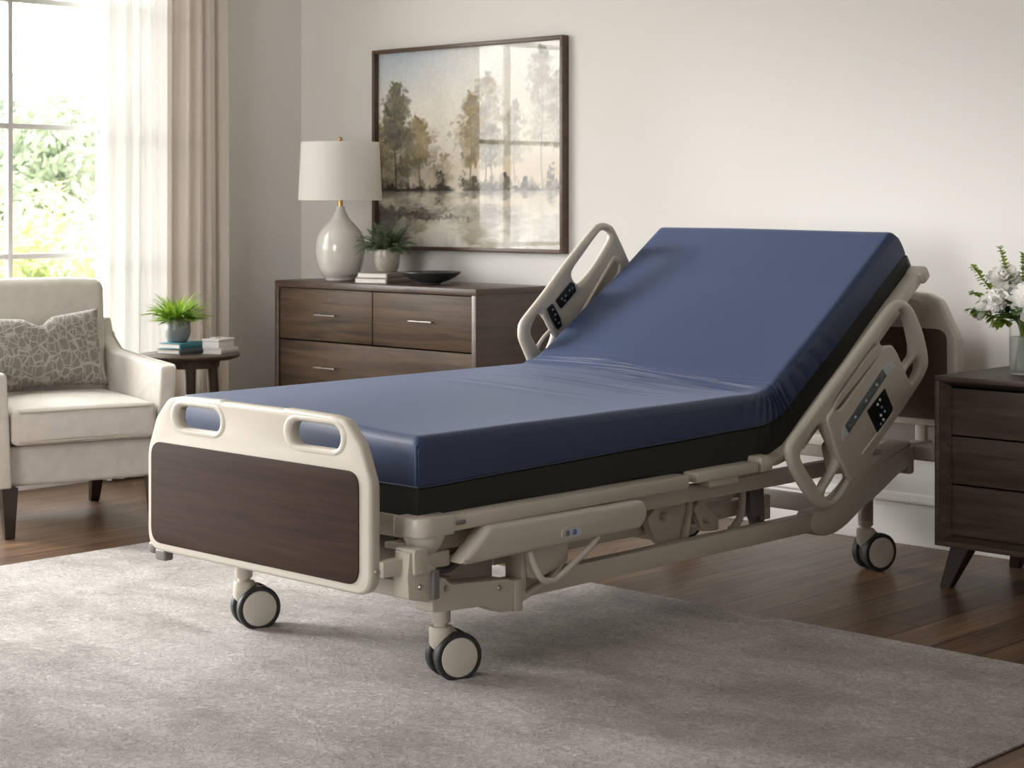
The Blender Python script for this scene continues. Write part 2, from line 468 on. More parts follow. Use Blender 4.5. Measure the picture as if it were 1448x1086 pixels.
def window(name, w, fixed, axis, cols, rows_z, mull):
    u0, u1, z0, z1 = w
    def bx(bm, a0, a1, d0, d1, c0, c1, bev=.004):
        if axis == 'y': box(bm, fixed+d0, fixed+d1, a0, a1, c0, c1, bev)
        else: box(bm, a0, a1, fixed+d0, fixed+d1, c0, c1, bev)
    bm = B()
    fr = .035
    bx(bm, u0, u0+fr, -.12, -.02, z0, z1); bx(bm, u1-fr, u1, -.12, -.02, z0, z1)
    bx(bm, u0, u1, -.12, -.02, z1-fr, z1); bx(bm, u0, u1, -.12, -.02, z0, z0+fr)
    # interior casing
    bx(bm, u0-.05, u0, -.005, .016, z0-.05, z1+.05); bx(bm, u1, u1+.05, -.005, .016, z0-.05, z1+.05)
    bx(bm, u0-.05, u1+.05, -.005, .016, z1, z1+.06)
    f = struct(name, bm, M_sash)
    bm = B()
    for a in cols: bx(bm, a-.011, a+.011, -.088, -.052, z0, z1, .003)
    for z in rows_z: bx(bm, u0, u1, -.086, -.054, z-.0115, z+.0115, .003)
    o = obj('muntin_bars', bm, M_sash, f)
    for a in mull:
        bm = B(); bx(bm, a-.021, a+.021, -.088, -.050, z0, z1, .005); obj('mullion', bm, M_sash, f)
    bm = B(); bx(bm, u0, u1, -.072, -.068, z0, z1, 0); obj('glass_pane', bm, M_pane, f)
    bm = B(); bx(bm, u0-.06, u1+.06, -.02, .05, z0-.03, z0, .006); obj('window_sill', bm, M_sash, f)
rows = [.970, 1.516, 2.046]
window('window_1', W1, XL, 'y', [1.65, 2.62, 3.59, 4.098], rows, [2.13, 3.10, 4.553])
window('unseen_fill_window', W2, YF, 'x', [-3.6, -2.6], rows, [-3.1])  # unseen window, added to fill the front and right of the room

# ------------------------------------------------------------------ outside
b = B(); box(b, -60, XL-.25, -25, 50, -.9, -.6); o = struct('ground', b, M_lawn)
def canopy(bm, blobs, n, size, rs):
    for c, r in blobs:
        c = Vector(c)
        for _ in range(int(n*r[0]*r[2])):
            d = Vector(rs.normal(size=3)); d.normalize()
            q = rs.uniform(.55, 1.0)
            p = c+Vector((d.x*r[0], d.y*r[1], d.z*r[2]))*q
            nrm = (d+Vector(rs.normal(size=3))*.6).normalized()
            a = nrm.orthogonal().normalized(); a.rotate(Matrix.Rotation(rs.uniform(0, 6.28), 3, nrm)); bb = nrm.cross(a)
            s = size*rs.uniform(.6, 1.3)
            v = [bm.verts.new(p+a*s*x+bb*s*y) for x, y in ((-1, 0), (0, -.45), (1, 0), (0, .45))]
            bm.faces.new(v)
def tree(name, label, cat, loc, blobs, trunk_h, trunk_r, m, size=.16, n=230, seed=1, group=None):
    rs = np.random.default_rng(seed)
    t = thing(name, label, cat, loc, 0, group)
    bm = B(); canopy(bm, blobs, n, size, rs); obj('crown', bm, m, t, sharp=-1)
    bm = B(); tube(bm, smooth_open([(0, 0, 0), (.05, 0, trunk_h*.5), (0, .05, trunk_h)]), trunk_r)
    for c, r in blobs[:5]:
        c = Vector(c); tube(bm, [Vector((0, 0, trunk_h*.6)), Vector((c.x*.5, c.y*.5, (trunk_h*.7+c.z)/2)), c], trunk_r*.4, 6)
    obj('trunk', bm, M_bark, t)
    return t
T_lime = leaf_mat('hazed_shrub_leaves', (.34, .40, .17), (.44, .48, .24), .45, 1.5)  # outdoor haze painted in: leaf colour lifted and greyed
T_green = leaf_mat('hazed_tree_leaves', (.23, .29, .20), (.31, .36, .24), .45, 1.2)  # greens paled the same way to paint in haze
T_far = leaf_mat('hazed_distant_leaves', (.38, .43, .37), (.45, .49, .42), .4, .8)  # palest leaves, distance haze put into their colour
def blobs(seed, w, h0, h1, k, rr):
    rs = np.random.default_rng(seed); out = []
    for i in range(k):
        z = h0+(h1-h0)*(i+.5)/k; s = w*math.sin(PI*(.12+.8*(i+.5)/k))
        out.append(((rs.uniform(-1, 1)*s, rs.uniform(-1, 1)*s, z), (rr*rs.uniform(.75, 1.25),)*2+(rr*rs.uniform(.6, .95),)))
    return out
# outward direction seen through the window: about (-0.87, 0.55)
def outp(dist, side):
    d = Vector((-.845, .535, 0)); s = Vector((.535, .845, 0))
    p = d*dist+s*side; return (p.x, p.y, -.62)
tree('lime_shrub', 'bright lime shrub low in the window beside the chair back', 'shrub', outp(17, -.2), blobs(1, 1.0, .5, 1.5, 9, .62), .8, .05, T_lime, .065, 2200, 1)
tree('lime_shrub', 'pale lime shrub seen through the window nearest the sheer curtain', 'shrub', outp(15.5, .75), blobs(2, .8, .4, 1.35, 8, .55), .7, .05, T_lime, .065, 2200, 2)
tree('green_tree', 'round green tree standing behind the lime shrubs in the middle pane', 'tree', outp(23, -.2), blobs(3, 1.0, 1.2, 2.9, 9, .65), 1.6, .08, T_green, .085, 1800, 3)
tree('green_tree', 'dark leafy tree cut by the left edge of the window view', 'tree', outp(22, -1.95), blobs(4, .7, .6, 2.4, 8, .6), 1.2, .08, T_green, .085, 1800, 4)
tree('slender_tree', 'tall loose tree reaching into the upper pane by the sheer curtain', 'tree', outp(20, 1.35), blobs(5, .45, 1.2, 4.0, 11, .38), 3.4, .05, T_green, .075, 800, 5)
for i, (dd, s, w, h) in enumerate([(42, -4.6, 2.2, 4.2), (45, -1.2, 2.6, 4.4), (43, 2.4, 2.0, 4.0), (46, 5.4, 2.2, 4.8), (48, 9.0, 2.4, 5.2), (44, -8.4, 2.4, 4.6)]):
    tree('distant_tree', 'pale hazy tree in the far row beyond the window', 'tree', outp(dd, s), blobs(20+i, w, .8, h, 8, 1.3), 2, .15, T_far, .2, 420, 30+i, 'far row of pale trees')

# ------------------------------------------------------------------ curtains
def curtain(name, label, y0, y1, xc, amp, nf, m, phase=0, ztop=2.72, cat='curtain'):
    bm = B(); ny, nz = 130, 26; thick = .003
    grid = []
    for i in range(ny+1):
        u = i/ny; col = []
        for k in range(nz+1):
            w = k/nz; z = .012+(ztop-.012)*w
            fl = 1+.10*(1-w)
            yy = (y0+y1)/2+(u-.5)*(y1-y0)*(1+.035*(1-w))
            ph = 2*PI*nf*(u+.018*math.sin(6*u+3*w)) + phase + .35*math.sin(2.2*w+4*u)
            x = xc+amp*fl*(math.sin(ph)+.28*math.sin(2.3*ph+1.1+w))*(.75+.35*math.sin(5*u+phase))
            if w < .05: x += .012*math.sin(40*u)
            col.append(bm.verts.new((x, yy, z)))
        grid.append(col)
    for i in range(ny):
        for k in range(nz): bm.faces.new((grid[i][k], grid[i+1][k], grid[i+1][k+1], grid[i][k+1]))
    o = wobj(name, bm, m, (xc, (y0+y1)/2, 0), sharp=-1)
    return tag(o, label, cat)
curtain('sheer_curtain', 'glowing white sheer curtain hanging at the edge of the window', 4.474, 4.800, -6.672, .020, 4.5, M_sheer, .4)
curtain('linen_curtain', 'heavy beige linen curtain hanging in deep folds behind the round table', 4.765, 5.075, -6.635, .034, 4.1, M_drape, 1.2)

# ------------------------------------------------------------------ rug
b = B(); box(b, -5.37, -1.985, .6, 4.335, .0005, .008, .003)
o = wobj('rug', b, M_rug, (-3.6, 2.6, 0)); tag(o, 'large mottled taupe rug lying on the dark plank floor', 'rug')

# ------------------------------------------------------------------ hospital bed
bed = thing('hospital_bed', 'adjustable hospital bed with beige frame and raised backrest on casters', 'hospital bed', (-3.69, 4.1, 0))
XR_, XL_ = -3.24, -4.21        # mattress sides

# --- casters
def caster(loc):
    c = B(); ax = R(-20); ca, sa = math.cos(ax), math.sin(ax)
    roll = Vector((-sa, ca, 0)); axle = Vector((ca, sa, 0))
    lathe(c, [(0, .26), (.0245, .26), (.0245, .150), (.022, .146), (.0175, .145), (.0175, .138), (.027, .137), (.030, .133), (.030, .096), (.027, .088), (0, .088)], seg=24)
    # hood that carries the axle between the wheels
    M = Matrix(((roll.x, axle.x, 0, 0), (roll.y, axle.y, 0, 0), (0, 0, 1, 0), (0, 0, 0, 1)))
    prof = rpoly([(-.028, .132), (.030, .132), (.058, .108), (.056, .060), (.034, .040), (.014, .050), (-.024, .085)], .014)
    bm2 = B(); prism(bm2, prof, -.012, .012, 'y', .004); bmesh.ops.transform(bm2, matrix=M, verts=bm2.verts[:])
    me = bpy.data.meshes.new('t'); bm2.to_mesh(me); bm2.free(); c.from_mesh(me); bpy.data.meshes.remove(me)
    o = obj('caster', c, M_beige2, bed); o.location = Vector(loc)-bed.location
    ctr = roll*.034+Vector((0, 0, .062))
    for s in (-1, 1):
        w = B(); prof = [(.050, -.013), (.058, -.0135), (.0615, -.010), (.062, 0), (.0615, .010), (.058, .0135), (.050, .013)]
        Mw = Matrix.Translation(ctr+axle*s*.027) @ Matrix.Rotation(ax, 4, 'Z') @ Matrix.Rotation(PI/2, 4, 'Y')
        lathe(w, prof, seg=40, M=Mw); obj('wheel', w, M_black, o)
        h = B(); hp = [(0, -.010), (.050, -.010), (.0505, -.010), (.0505, .011), (.048, .0145), (.044, .0155), (0, .0165)]
        if s < 0: hp = [(r_, -z_) for r_, z_ in hp]
        lathe(h, hp, seg=40, M=Mw); obj('hub_cap', h, M_beige, o)
    return o
for p in ((-3.312, 3.208, 0), (-4.108, 3.21, 0), (-3.30, 5.118, 0), (-4.112, 5.14, 0)): caster(p)

def x_plate(outline, holes, depth, bev, x):
    """board standing in a plane of constant x, outline in (y, z)"""
    M = Matrix(((0, 0, 1, x), (1, 0, 0, 0), (0, 1, 0, 0), (0, 0, 0, 1)))
    return plate_mesh(outline, holes, depth, bev, M)
# --- base frame
b = B()
for x0, x1 in ((-3.268, -3.228), (-4.155, -4.115)):
    box(b, x0, x1, 3.28, 4.86, .186, .241, .004)
box(b, -4.13, -3.26, 3.165, 3.215, .196, .240, .005)        # foot cross tube
box(b, -4.12, -3.26, 4.93, 4.99, .20, .25, .005)            # head cross tube
corner = rpoly([(3.070, .288), (3.110, .288), (3.135, .268), (3.33, .252), (3.37, .24), (3.405, .205), (3.375, .168), (3.31, .170), (3.25, .196), (3.070, .208)], .010, 4)
prism(b, corner, -3.262, -3.198, 'x', .004); box(b, -4.165, -4.115, 3.10, 3.40, .225, .284, .006)
for xs in (-3.225, -4.145):
    up = [(4.72, .246), (4.80, .250), (4.90, .285), (5.02, .352), (5.16, .405), (5.26, .412), (5.275, .40), (5.272, .335), (5.20, .31), (5.09, .262), (4.99, .226), (4.90, .185), (4.82, .165), (4.745, .172), (4.70, .20)]
    prism(b, smooth_closed(up, 3), xs-.065, xs, 'x', .010)
    lathe(b, [(0, .10), (.025, .10), (.025, .285), (0, .285)][::-1] if False else [(0, .165), (.0245, .165), (.0245, .30), (0, .30)], c=(-3.30 if xs > -4 else -4.112, 5.118 if xs > -4 else 5.14, 0), seg=24)
obj('base_frame', b, M_beige2, bed, True)
for xs in (-3.222, -4.148):
    b = B(); rbox(b, (xs-.034, 5.275, .352), (.070, .030, .095), .010, 3, 2); obj('frame_end_cap', b, M_beige2, bed, True)

# --- intermediate lift frame with mechanism
b = B()
for x0, x1 in ((-3.30, -3.262), (-4.13, -4.092)): box(b, x0, x1, 3.14, 5.22, .340, .386, .004)
for y in (3.2, 3.9, 4.6, 5.18): box(b, -4.10, -3.28, y-.02, y+.02, .345, .38, .004)
obj('lift_frame', b, M_beige2, bed, True)
b = B()
for x0, x1 in ((-3.40, -3.362), (-4.03, -3.992)):
    box(b, x0, x1, 3.45, 4.68, .246, .292, .004)
for y in (4.12, 4.36, 4.62): box(b, -4.0, -3.33, y-.016, y+.016, .225, .262, .004)
obj('lift_linkage', b, M_beige2, bed, True)
def pivot(y, z, x, r=.012, w=.02):
    lathe(b, [(0, w), (r*.6, w), (r, w*.8), (r, -w*.8), (0, -w)], c=(x, y, z), axis='x', seg=16)
b = B(); prism(b, rpoly([(4.03, .30), (4.08, .335), (4.20, .335), (4.235, .27), (4.225, .225), (4.19, .198), (4.10, .215), (4.06, .245)], .018, 5), -3.352, -3.322, 'x', .004); pivot(4.10, .30, -3.322); pivot(4.19, .225, -3.322, .009)
obj('pivot_plate', b, M_beige2, bed, True)
b = B(); tube(b, [(-3.318, 4.19, .225), (-3.318, 4.215, .30), (-3.33, 4.235, .362)], [.015, .011, .010], 10); obj('link_arm', b, M_beige, bed, True)
b = B(); prism(b, rpoly([(4.25, .30), (4.30, .345), (4.315, .30), (4.36, .265), (4.345, .225), (4.29, .232)], .010, 4), -3.346, -3.326, 'x', .003); pivot(4.30, .262, -3.326, .008); obj('pivot_plate', b, M_beige2, bed, True)
b = B(); tube(b, smooth_open([(-3.332, 4.49, .345), (-3.33, 4.49, .29), (-3.33, 4.475, .245), (-3.332, 4.44, .215)], 5), [.012]*15+[.016], 10); obj('link_arm', b, M_beige2, bed, True)
b = B(); prism(b, rpoly([(4.53, .345), (4.60, .345), (4.605, .25), (4.585, .205), (4.555, .205), (4.535, .25)], .016, 5), -3.35, -3.33, 'x', .003); pivot(4.57, .232, -3.33, .010); obj('pivot_plate', b, M_grey, bed, True)
b = B(); tube(b, [(-3.36, 4.25, .318), (-3.36, 4.46, .312)], .016, 14); tube(b, [(-3.36, 4.46, .312), (-3.36, 4.60, .308)], .008, 10); obj('gas_spring', b, M_beige, bed, True)
b = B()
tube(b, [(-3.62, 3.35, .30), (-3.62, 3.95, .295)], .034, 18); tube(b, [(-3.62, 3.95, .295), (-3.62, 4.45, .29)], .015, 14)
box(b, -3.68, -3.56, 3.28, 3.42, .245, .355, .012)
obj('lift_actuator', b, M_grey, bed, True)
b = B()
tube(b, [(-3.80, 4.15, .33), (-3.80, 4.60, .37)], .032, 18); tube(b, [(-3.80, 4.60, .37), (-3.80, 5.0, .56)], .015, 14)
obj('backrest_actuator', b, M_grey, bed, True)
b = B()
tube(b, smooth_open([(-3.33, 3.15, .36), (-3.30, 3.17, .33), (-3.29, 3.20, .31), (-3.30, 3.26, .315), (-3.36, 3.33, .33)]), .007, 8); obj('cable', b, M_beige, bed, True)
b = B(); tube(b, smooth_open([(-3.36, 4.62, .42), (-3.34, 4.60, .47), (-3.33, 4.66, .50), (-3.36, 4.72, .47)]), .006, 8)
obj('cable', b, M_beige, bed, True)
# sheet-metal tray under the deck, seen between cover and base
b = B(); prism(b, [(3.10, .262), (3.14, .262), (3.46, .335), (3.46, .347), (3.42, .347)], -4.05, -3.33, 'x', .003)
prism(b, rpoly([(3.11, .235), (3.30, .205), (3.425, .200), (3.425, .338), (3.18, .338)], .01, 4), -3.352, -3.344, 'x', .002)
obj('foot_link_plate', b, M_beige2, bed, True)
b = B(); tube(b, smooth_open([(-3.335, 3.14, .335), (-3.325, 3.17, .300), (-3.335, 3.21, .275), (-3.335, 3.26, .268), (-3.335, 3.33, .30)]), .008, 8); obj('cable', b, M_grey, bed, True)

# --- deck
b = B()
for x0, x1, s in ((-3.25, -3.188, 1), (-4.262, -4.20, -1)):
    box(b, x0, x1, 3.10, 4.055, .398, .436, .006)
    box(b, x0+.003, x1-.003, 4.095, 4.385, .408, .438, .005)
    box(b, x0+.012, x1-.012, 4.16, 4.30, .386, .412, .005)
    box(b, x0+.004, x1-.002, 4.395, 4.455, .405, .452, .008)
box(b, -4.22, -3.23, 3.05, 3.10, .398, .434, .006)
for y in (3.45, 3.8, 4.04): box(b, -4.22, -3.23, y-.02, y+.02, .398, .428, .003)
box(b, -4.2, -3.25, 3.06, 4.40, .424, .4305, 0)
obj('deck_frame', b, M_beige2, bed, True)
for s, xc in ((1, -3.252), (-1, -4.198)):
    b = B()
    o1 = rpoly([(xc-s*.03, 3.015), (xc+s*.068, 3.015), (xc+s*.068, 3.135), (xc-s*.03, 3.135)], [.01, .055, .012, .01], 8)
    prism(b, o1, .392, .440, 'z', .006)
    lathe(b, [(0, .394), (.052, .394), (.050, .385), (.040, .362), (.030, .350), (0, .348)], c=(xc+s*.015, 3.078, 0), seg=24)
    prism(b, rpoly([(xc-s*.09, 3.04), (xc, 3.05), (xc, 3.10), (xc-s*.09, 3.10)], .01), .352, .366, 'z', .003)
    obj('deck_corner', b, M_beige, bed, True)
    b = B(); rbox(b, (xc+s*.063, 3.155, .418), (.012, .034, .012), .0055, 2, 2); obj('deck_slot', b, M_grey, bed, True)
# --- inclined backrest frame
INC = R(35.6); ci, si = math.cos(INC), math.sin(INC)
def inc(y0, z0, d, h): return (y0+ci*d-si*h, z0+si*d+ci*h)
b = B()
P0 = (4.565, .470)
for xs in (-3.25, -4.262):
    poly = [(4.415, .418), (4.48, .420), (4.53, .43)]+[inc(*P0, t, -.040) for t in (.03, .2, .5, .8, .865)]+[inc(*P0, .875, -.03), inc(*P0, .875, -.008)]+[inc(*P0, t, -.002) for t in (.86, .5, .2, 0)]+[(4.50, .447), (4.44, .442), (4.415, .44)]
    prism(b, poly, xs, xs+.062, 'x', .006)
for t in (.08, .4, .72): 
    y, z = inc(*P0, t, -.024); box(b, -4.22, -3.23, y-.018, y+.018, z-.015, z+.015, .004)
poly = [inc(*P0, -.02, -.006), inc(*P0, .86, -.006), inc(*P0, .86, .0), inc(*P0, -.02, .0)]
prism(b, poly, -4.2, -3.25, 'x')
obj('backrest_frame', b, M_beige2, bed, True)
for xs in (-3.24, -4.255):
    b = B(); y, z = inc(*P0, .872, -.022)
    rbox(b, (xs+.028, y, z), (.075, .05, .05), .016, 4, 2, M=Matrix.Translation((0, y, z)) @ Matrix.Rotation(INC, 4, 'X') @ Matrix.Translation((0, -y, -z)))
    obj('backrest_end_cap', b, M_beige, bed, True)

# --- side cover with switches (folded foot rail)
def side_cover(s, x):
    pl = rpoly([(3.130, .322), (3.158, .316), (3.815, .322), (3.845, .352), (3.832, .396), (3.236, .400)], [.006, .02, .02, .03, .03, .035], 6)
    b = x_plate(pl, [], .056, .012, x-s*.028)
    return obj('side_cover', b, M_beige, bed, True)
sc = side_cover(1, -3.162)
ov = [(3.532+.042*math.copysign(abs(math.cos(a))**.6, math.cos(a)), .348+.0165*math.copysign(abs(math.sin(a))**.8, math.sin(a))) for a in [2*PI*k/32 for k in range(32)]]
ovi = [(3.532+(u-3.532)*.86, .348+(v-.348)*.74) for u, v in ov]
b = x_plate(ov, [ovi], .006, .0015, -3.161); obj('switch_bezel', b, M_beige, sc, True)
b = x_plate(ovi, [], .003, .0005, -3.1615); obj('switch_plate', b, M_btn, sc, True)
for y, m in ((3.513, M_grey), (3.540, M_btnb)):
    b = B(); rbox(b, (-3.159, y, .348), (.006, .012, .014), .0028, 2, 2); obj('switch', b, m, sc, True)
side_cover(-1, -4.288)
# hanging bracket and U-shaped release handle
b = B()
prism(b, rpoly([(3.392, .324), (3.555, .324), (3.555, .270), (3.50, .250), (3.432, .236), (3.405, .245)], .008), -3.215, -3.195, 'x', .003)
box(b, -3.26, -3.20, 3.385, 3.402, .215, .324, .003)
obj('handle_bracket', b, M_beige2, bed, True)
b = B(); tube(b, smooth_open([(-3.175, 3.384, .318), (-3.165, 3.398, .275), (-3.160, 3.418, .244), (-3.158, 3.445, .236), (-3.160, 3.480, .2405), (-3.165, 3.60, .295), (-3.175, 3.648, .318)], 6), .0085, 10)
obj('release_handle', b, M_beige, bed, True)
b = B(); tube(b, [(-3.205, 3.37, .188), (-3.215, 3.50, .222), (-3.25, 3.60, .26)], .009, 8); box(b, -3.25, -3.195, 3.355, 3.385, .165, .245, .004)
obj('brace', b, M_beige2, bed, True)

# --- footboard
FY = 2.893
def ymesh(outline, holes, depth, bev, y):
    """board in a plane of constant y, outline in (x, z)"""
    M = Matrix(((1, 0, 0, 0), (0, 0, -1, y), (0, 1, 0, 0), (0, 0, 0, 1)))
    return plate_mesh(outline, holes, depth, bev, M)
def board(cx, half, z0, zs, zt, rise=.007):
    h = half
    return [(cx-h, z0), (cx+h, z0), (cx+h, zs), (cx+h*.915, zt-.062), (cx+h*.80, zt-.008), (cx+h*.69, zt), (cx+h*.30, zt+.004-rise*0), (cx+h*.27, zt+.001), (cx-h*.27, zt+.001), (cx-h*.30, zt+.004), (cx-h*.69, zt), (cx-h*.80, zt-.008), (cx-h*.915, zt-.062), (cx-h, zs)]
def stadium(cx, cz, w, h, n=10):
    r = h/2; out = []
    for k in range(n+1):
        a = -PI/2+PI*k/n; out.append((cx+w/2-r+r*math.cos(a), cz+r*math.sin(a)))
    for k in range(n+1):
        a = PI/2+PI*k/n; out.append((cx-w/2+r+r*math.cos(a), cz+r*math.sin(a)))
    return out
rad = [.055, .055, .08, .06, .05, .02, .01, .01, .01, .01, .02, .05, .06, .08]
fo = rpoly(board(-3.672, .448, .268, .535, .686), rad, 6)
b = ymesh(fo, [stadium(-3.897, .634, .185, .058), stadium(-3.428, .632, .190, .058)], .034, .010, FY+.017)
foot = obj('footboard', b, M_beige, bed, True)
for cx in (-3.897, -3.428):      # raised grip rims round the openings
    b = ymesh(stadium(cx, .634, .245, .094), [stadium(cx, .633, .187, .058)], .0395, .012, FY+.017); obj('grip_rim', b, M_beige, foot, True)
pan = rpoly([(-4.098, .291), (-3.264, .291), (-3.264, .560), (-4.098, .560)], .042, 8)
b = ymesh(pan, [], .006, .0015, FY-.0005); obj('laminate_panel', b, M_lam, foot, True)
b = B(); rbox(b, (-4.112, 2.925, .272), (.035, .05, .035), .012, 3, 2); obj('bumper', b, M_grey, foot, True)
b = B(); rbox(b, (-4.066, 2.91, .258), (.045, .03, .03), .006, 3, 2); obj('bumper', b, M_grey, foot, True)
b = B()
for z in (.327,): lathe(b, [(0, .004), (.006, .004), (.007, 0)], c=(-3.224, 2.912, z), axis='x', seg=12)
obj('bolt', b, M_steel, foot, True)
for x0, x1 in ((-3.245, -3.210), (-4.15, -4.115)):
    b = B(); box(b, x0, x1, 2.92, 3.14, .312, .350, .004)
    if x0 < -4: obj('board_bracket', b, M_beige2, bed, True); continue
    prism(b, rpoly([(2.985, .366), (3.045, .370), (3.05, .330), (3.072, .322), (3.078, .245), (3.05, .238), (2.982, .256), (2.978, .31)], .008, 4), x0+.005, x1+.022, 'x', .004)
    prism(b, rpoly([(2.992, .372), (3.038, .372), (3.036, .31), (2.994, .31)], .01, 4), x0-.004, x1+.030, 'x', .004)
    obj('board_bracket', b, M_beige2, bed, True)
for x in (-3.187,):
    b = B(); rbox(b, (x, 3.064, .279), (.02, .024, .070), .006, 3, 2); obj('latch', b, M_grey, bed, True)
for y, z in ((3.02, .280), (3.025, .345), (3.115, .262), (3.30, .235)):
    b = B(); lathe(b, [(0, .004), (.006, .004), (.0075, 0)], c=(-3.197 if y > 3.1 else -3.188, y, z), axis='x', seg=12); obj('bolt', b, M_steel, bed, True)

# --- headboard
HY = 5.40
ho = rpoly([(-4.245, .445), (-3.128, .445), (-3.128, .745), (-3.196, .872), (-3.245, .893), (-3.32, .900), (-4.05, .900), (-4.12, .893), (-4.17, .872), (-4.245, .745)], [.04, .04, .05, .05, .04, .02, .02, .04, .05, .05], 6)
b = ymesh(ho, [], .046, .012, HY+.023)
head = obj('headboard', b, M_beige, bed, True)
for cx in (-3.37, -4.0):
    b = ymesh(stadium(cx, .838, .25, .080), [stadium(cx, .838, .20, .050)], .054, .010, HY+.023); obj('grip_rim', b, M_beige, head, True)
b = ymesh(rpoly([(-4.205, .474), (-3.167, .474), (-3.167, .776), (-4.205, .776)], .045, 8), [], .006, .0015, HY-.0005)
obj('laminate_panel', b, wood('lit_headboard_laminate', (.055, .028, .013), (.085, .045, .022), 'x', rough=.6, scale=1.6, coat=0), head, True)  # lighter copy of the footboard laminate, its lit look put into the colour
b = B()
box(b, -4.16, -3.165, 5.31, 5.37, .352, .398, .005)
for x0 in (-3.29, -4.15):
    box(b, x0, x0+.06, 5.10, 5.42, .362, .402, .005); box(b, x0+.01, x0+.05, 5.385, 5.405, .35, .452, .004)
rbox(b, (-3.20, 5.345, .372), (.09, .09, .05), .008, 3, 2)
obj('head_beam', b, M_beige2, bed, True)
b = B(); rbox(b, (-3.15, 5.36, .335), (.035, .04, .06), .01, 3, 2); obj('bumper', b, M_grey, bed, True)

# --- side rails of the head section
RX = -3.150
r_out = [(4.461, .464), (4.478, .500), (4.534, .540), (4.754, .695), (4.90, .795), (5.018, .876), (5.079, .888), (5.133, .869), (5.172, .829), (5.212, .769), (5.239, .691), (5.220, .642), (5.141, .578), (5.018, .491), (4.884, .400), (4.783, .328), (4.719, .284), (4.663, .272), (4.608, .289), (4.547, .339), (4.487, .407)]
r_hA = [(4.532, .449), (4.560, .480), (4.605, .515), (4.628, .516), (4.650, .485), (4.690, .430), (4.675, .392), (4.622, .352), (4.598, .372), (4.555, .413)]
r_hA2 = [(4.655, .330), (4.715, .375), (4.752, .366), (4.760, .350), (4.712, .314), (4.677, .306)]
r_slot = [(4.700, .592), (4.754, .636), (4.880, .726), (4.908, .737), (4.902, .709), (4.754, .602), (4.715, .580)]
r_hB = [(4.960, .772), (4.980, .790), (5.030, .826), (5.068, .846), (5.090, .834), (5.112, .785), (5.128, .722), (5.085, .690), (5.064, .692), (5.033, .732), (5.010, .748), (4.972, .752)]
r_hB2 = [(5.105, .652), (5.150, .686), (5.169, .678), (5.165, .655), (5.128, .624), (5.110, .630)]
def grow(p, k):
    cy = sum(q[0] for q in p)/len(p); cz = sum(q[1] for q in p)/len(p)
    return [(cy+(q[0]-cy)*k, cz+(q[1]-cz)*k) for q in p]
def rail(name, x, outer, holes, depth=.030, bev=.0145):
    holes = [grow(h, 1.13) for h in holes]
    b = x_plate(smooth_closed(outer, 4), [smooth_closed(h, 4) for h in holes], depth, bev, x)
    return obj(name, b, M_beige, bed, True, sharp=50)
rr = rail('side_rail', RX, r_out, [r_hA, r_hA2, r_slot, r_hB, r_hB2])
body = rpoly([(4.640, .550), (4.668, .571), (4.952, .748), (5.003, .749), (5.033, .722), (5.120, .606), (5.116, .588), (4.800, .350), (4.768, .347), (4.700, .43)], [.02, .02, .02, .02, .02, .012, .012, .015, .015, .02], 5)
b = x_plate(body, [grow(smooth_closed(r_slot, 4), 1.13)], .020, .006, RX+.014); obj('rail_body', b, M_beige, rr, True)
b = x_plate([(4.733, .520), (4.943, .677), (4.965, .655), (4.754, .494)], [], .004, .001, RX+.024); obj('label_strip', b, M_strip, rr, True)
b = x_plate([(4.715, .514), (4.731, .519), (4.757, .493), (4.723, .473)], [], .003, .001, RX+.024); obj('label_end', b, M_btn, rr, True)
b = x_plate([(4.944, .678), (5.0, .698), (5.018, .684), (4.967, .656)], [], .003, .001, RX+.024); obj('label_end', b, M_btn, rr, True)
padm = rpoly([(4.855, .554), (4.955, .617), (5.003, .55), (4.995, .538), (4.913, .48)], [.004, .006, .012, .008, .006], 4)
b = x_plate(padm, [], .005, .001, RX+.0235); pad = obj('control_panel', b, M_keys, rr, True)
for y, z, m in ((4.925, .583, M_btn), (4.912, .570, M_btn), (4.935, .560, M_btnb), (4.952, .545, M_btnb), (4.930, .535, M_btn), (4.945, .520, M_btn), (4.93, .508, M_btnb)):
    b = B(); lathe(b, [(0, .003), (.004, .0028), (.005, 0)], c=(RX+.026, y, z), axis='x', seg=12); obj('button', b, m, pad, True)
for k in range(7):
    t = (k+.5)/7; y = 4.733+(.21)*t+.011; z = .520+.157*t-.012
    b = B(); rbox(b, (RX+.0262, y, z), (.002, .011, .008), .0008, 1, 1); obj('label_mark', b, M_btn if k % 2 else M_grey, rr, True)
b = B(); tube(b, [(RX+.0245, 4.826, .424), (RX+.0245, 5.003, .537)], .0035, 8); obj('rail_ridge', b, M_beige, rr, True)
# support arms behind the right rail
for y, z in ((4.78, .45), (4.98, .60)):
    b = B(); prism(b, rpoly([(y-.03, z), (y+.03, z+.04), (y+.06, z-.04), (y+.0, z-.09)], .012), -3.225, -3.155, 'x', .004); obj('rail_arm', b, M_beige2, rr, True)

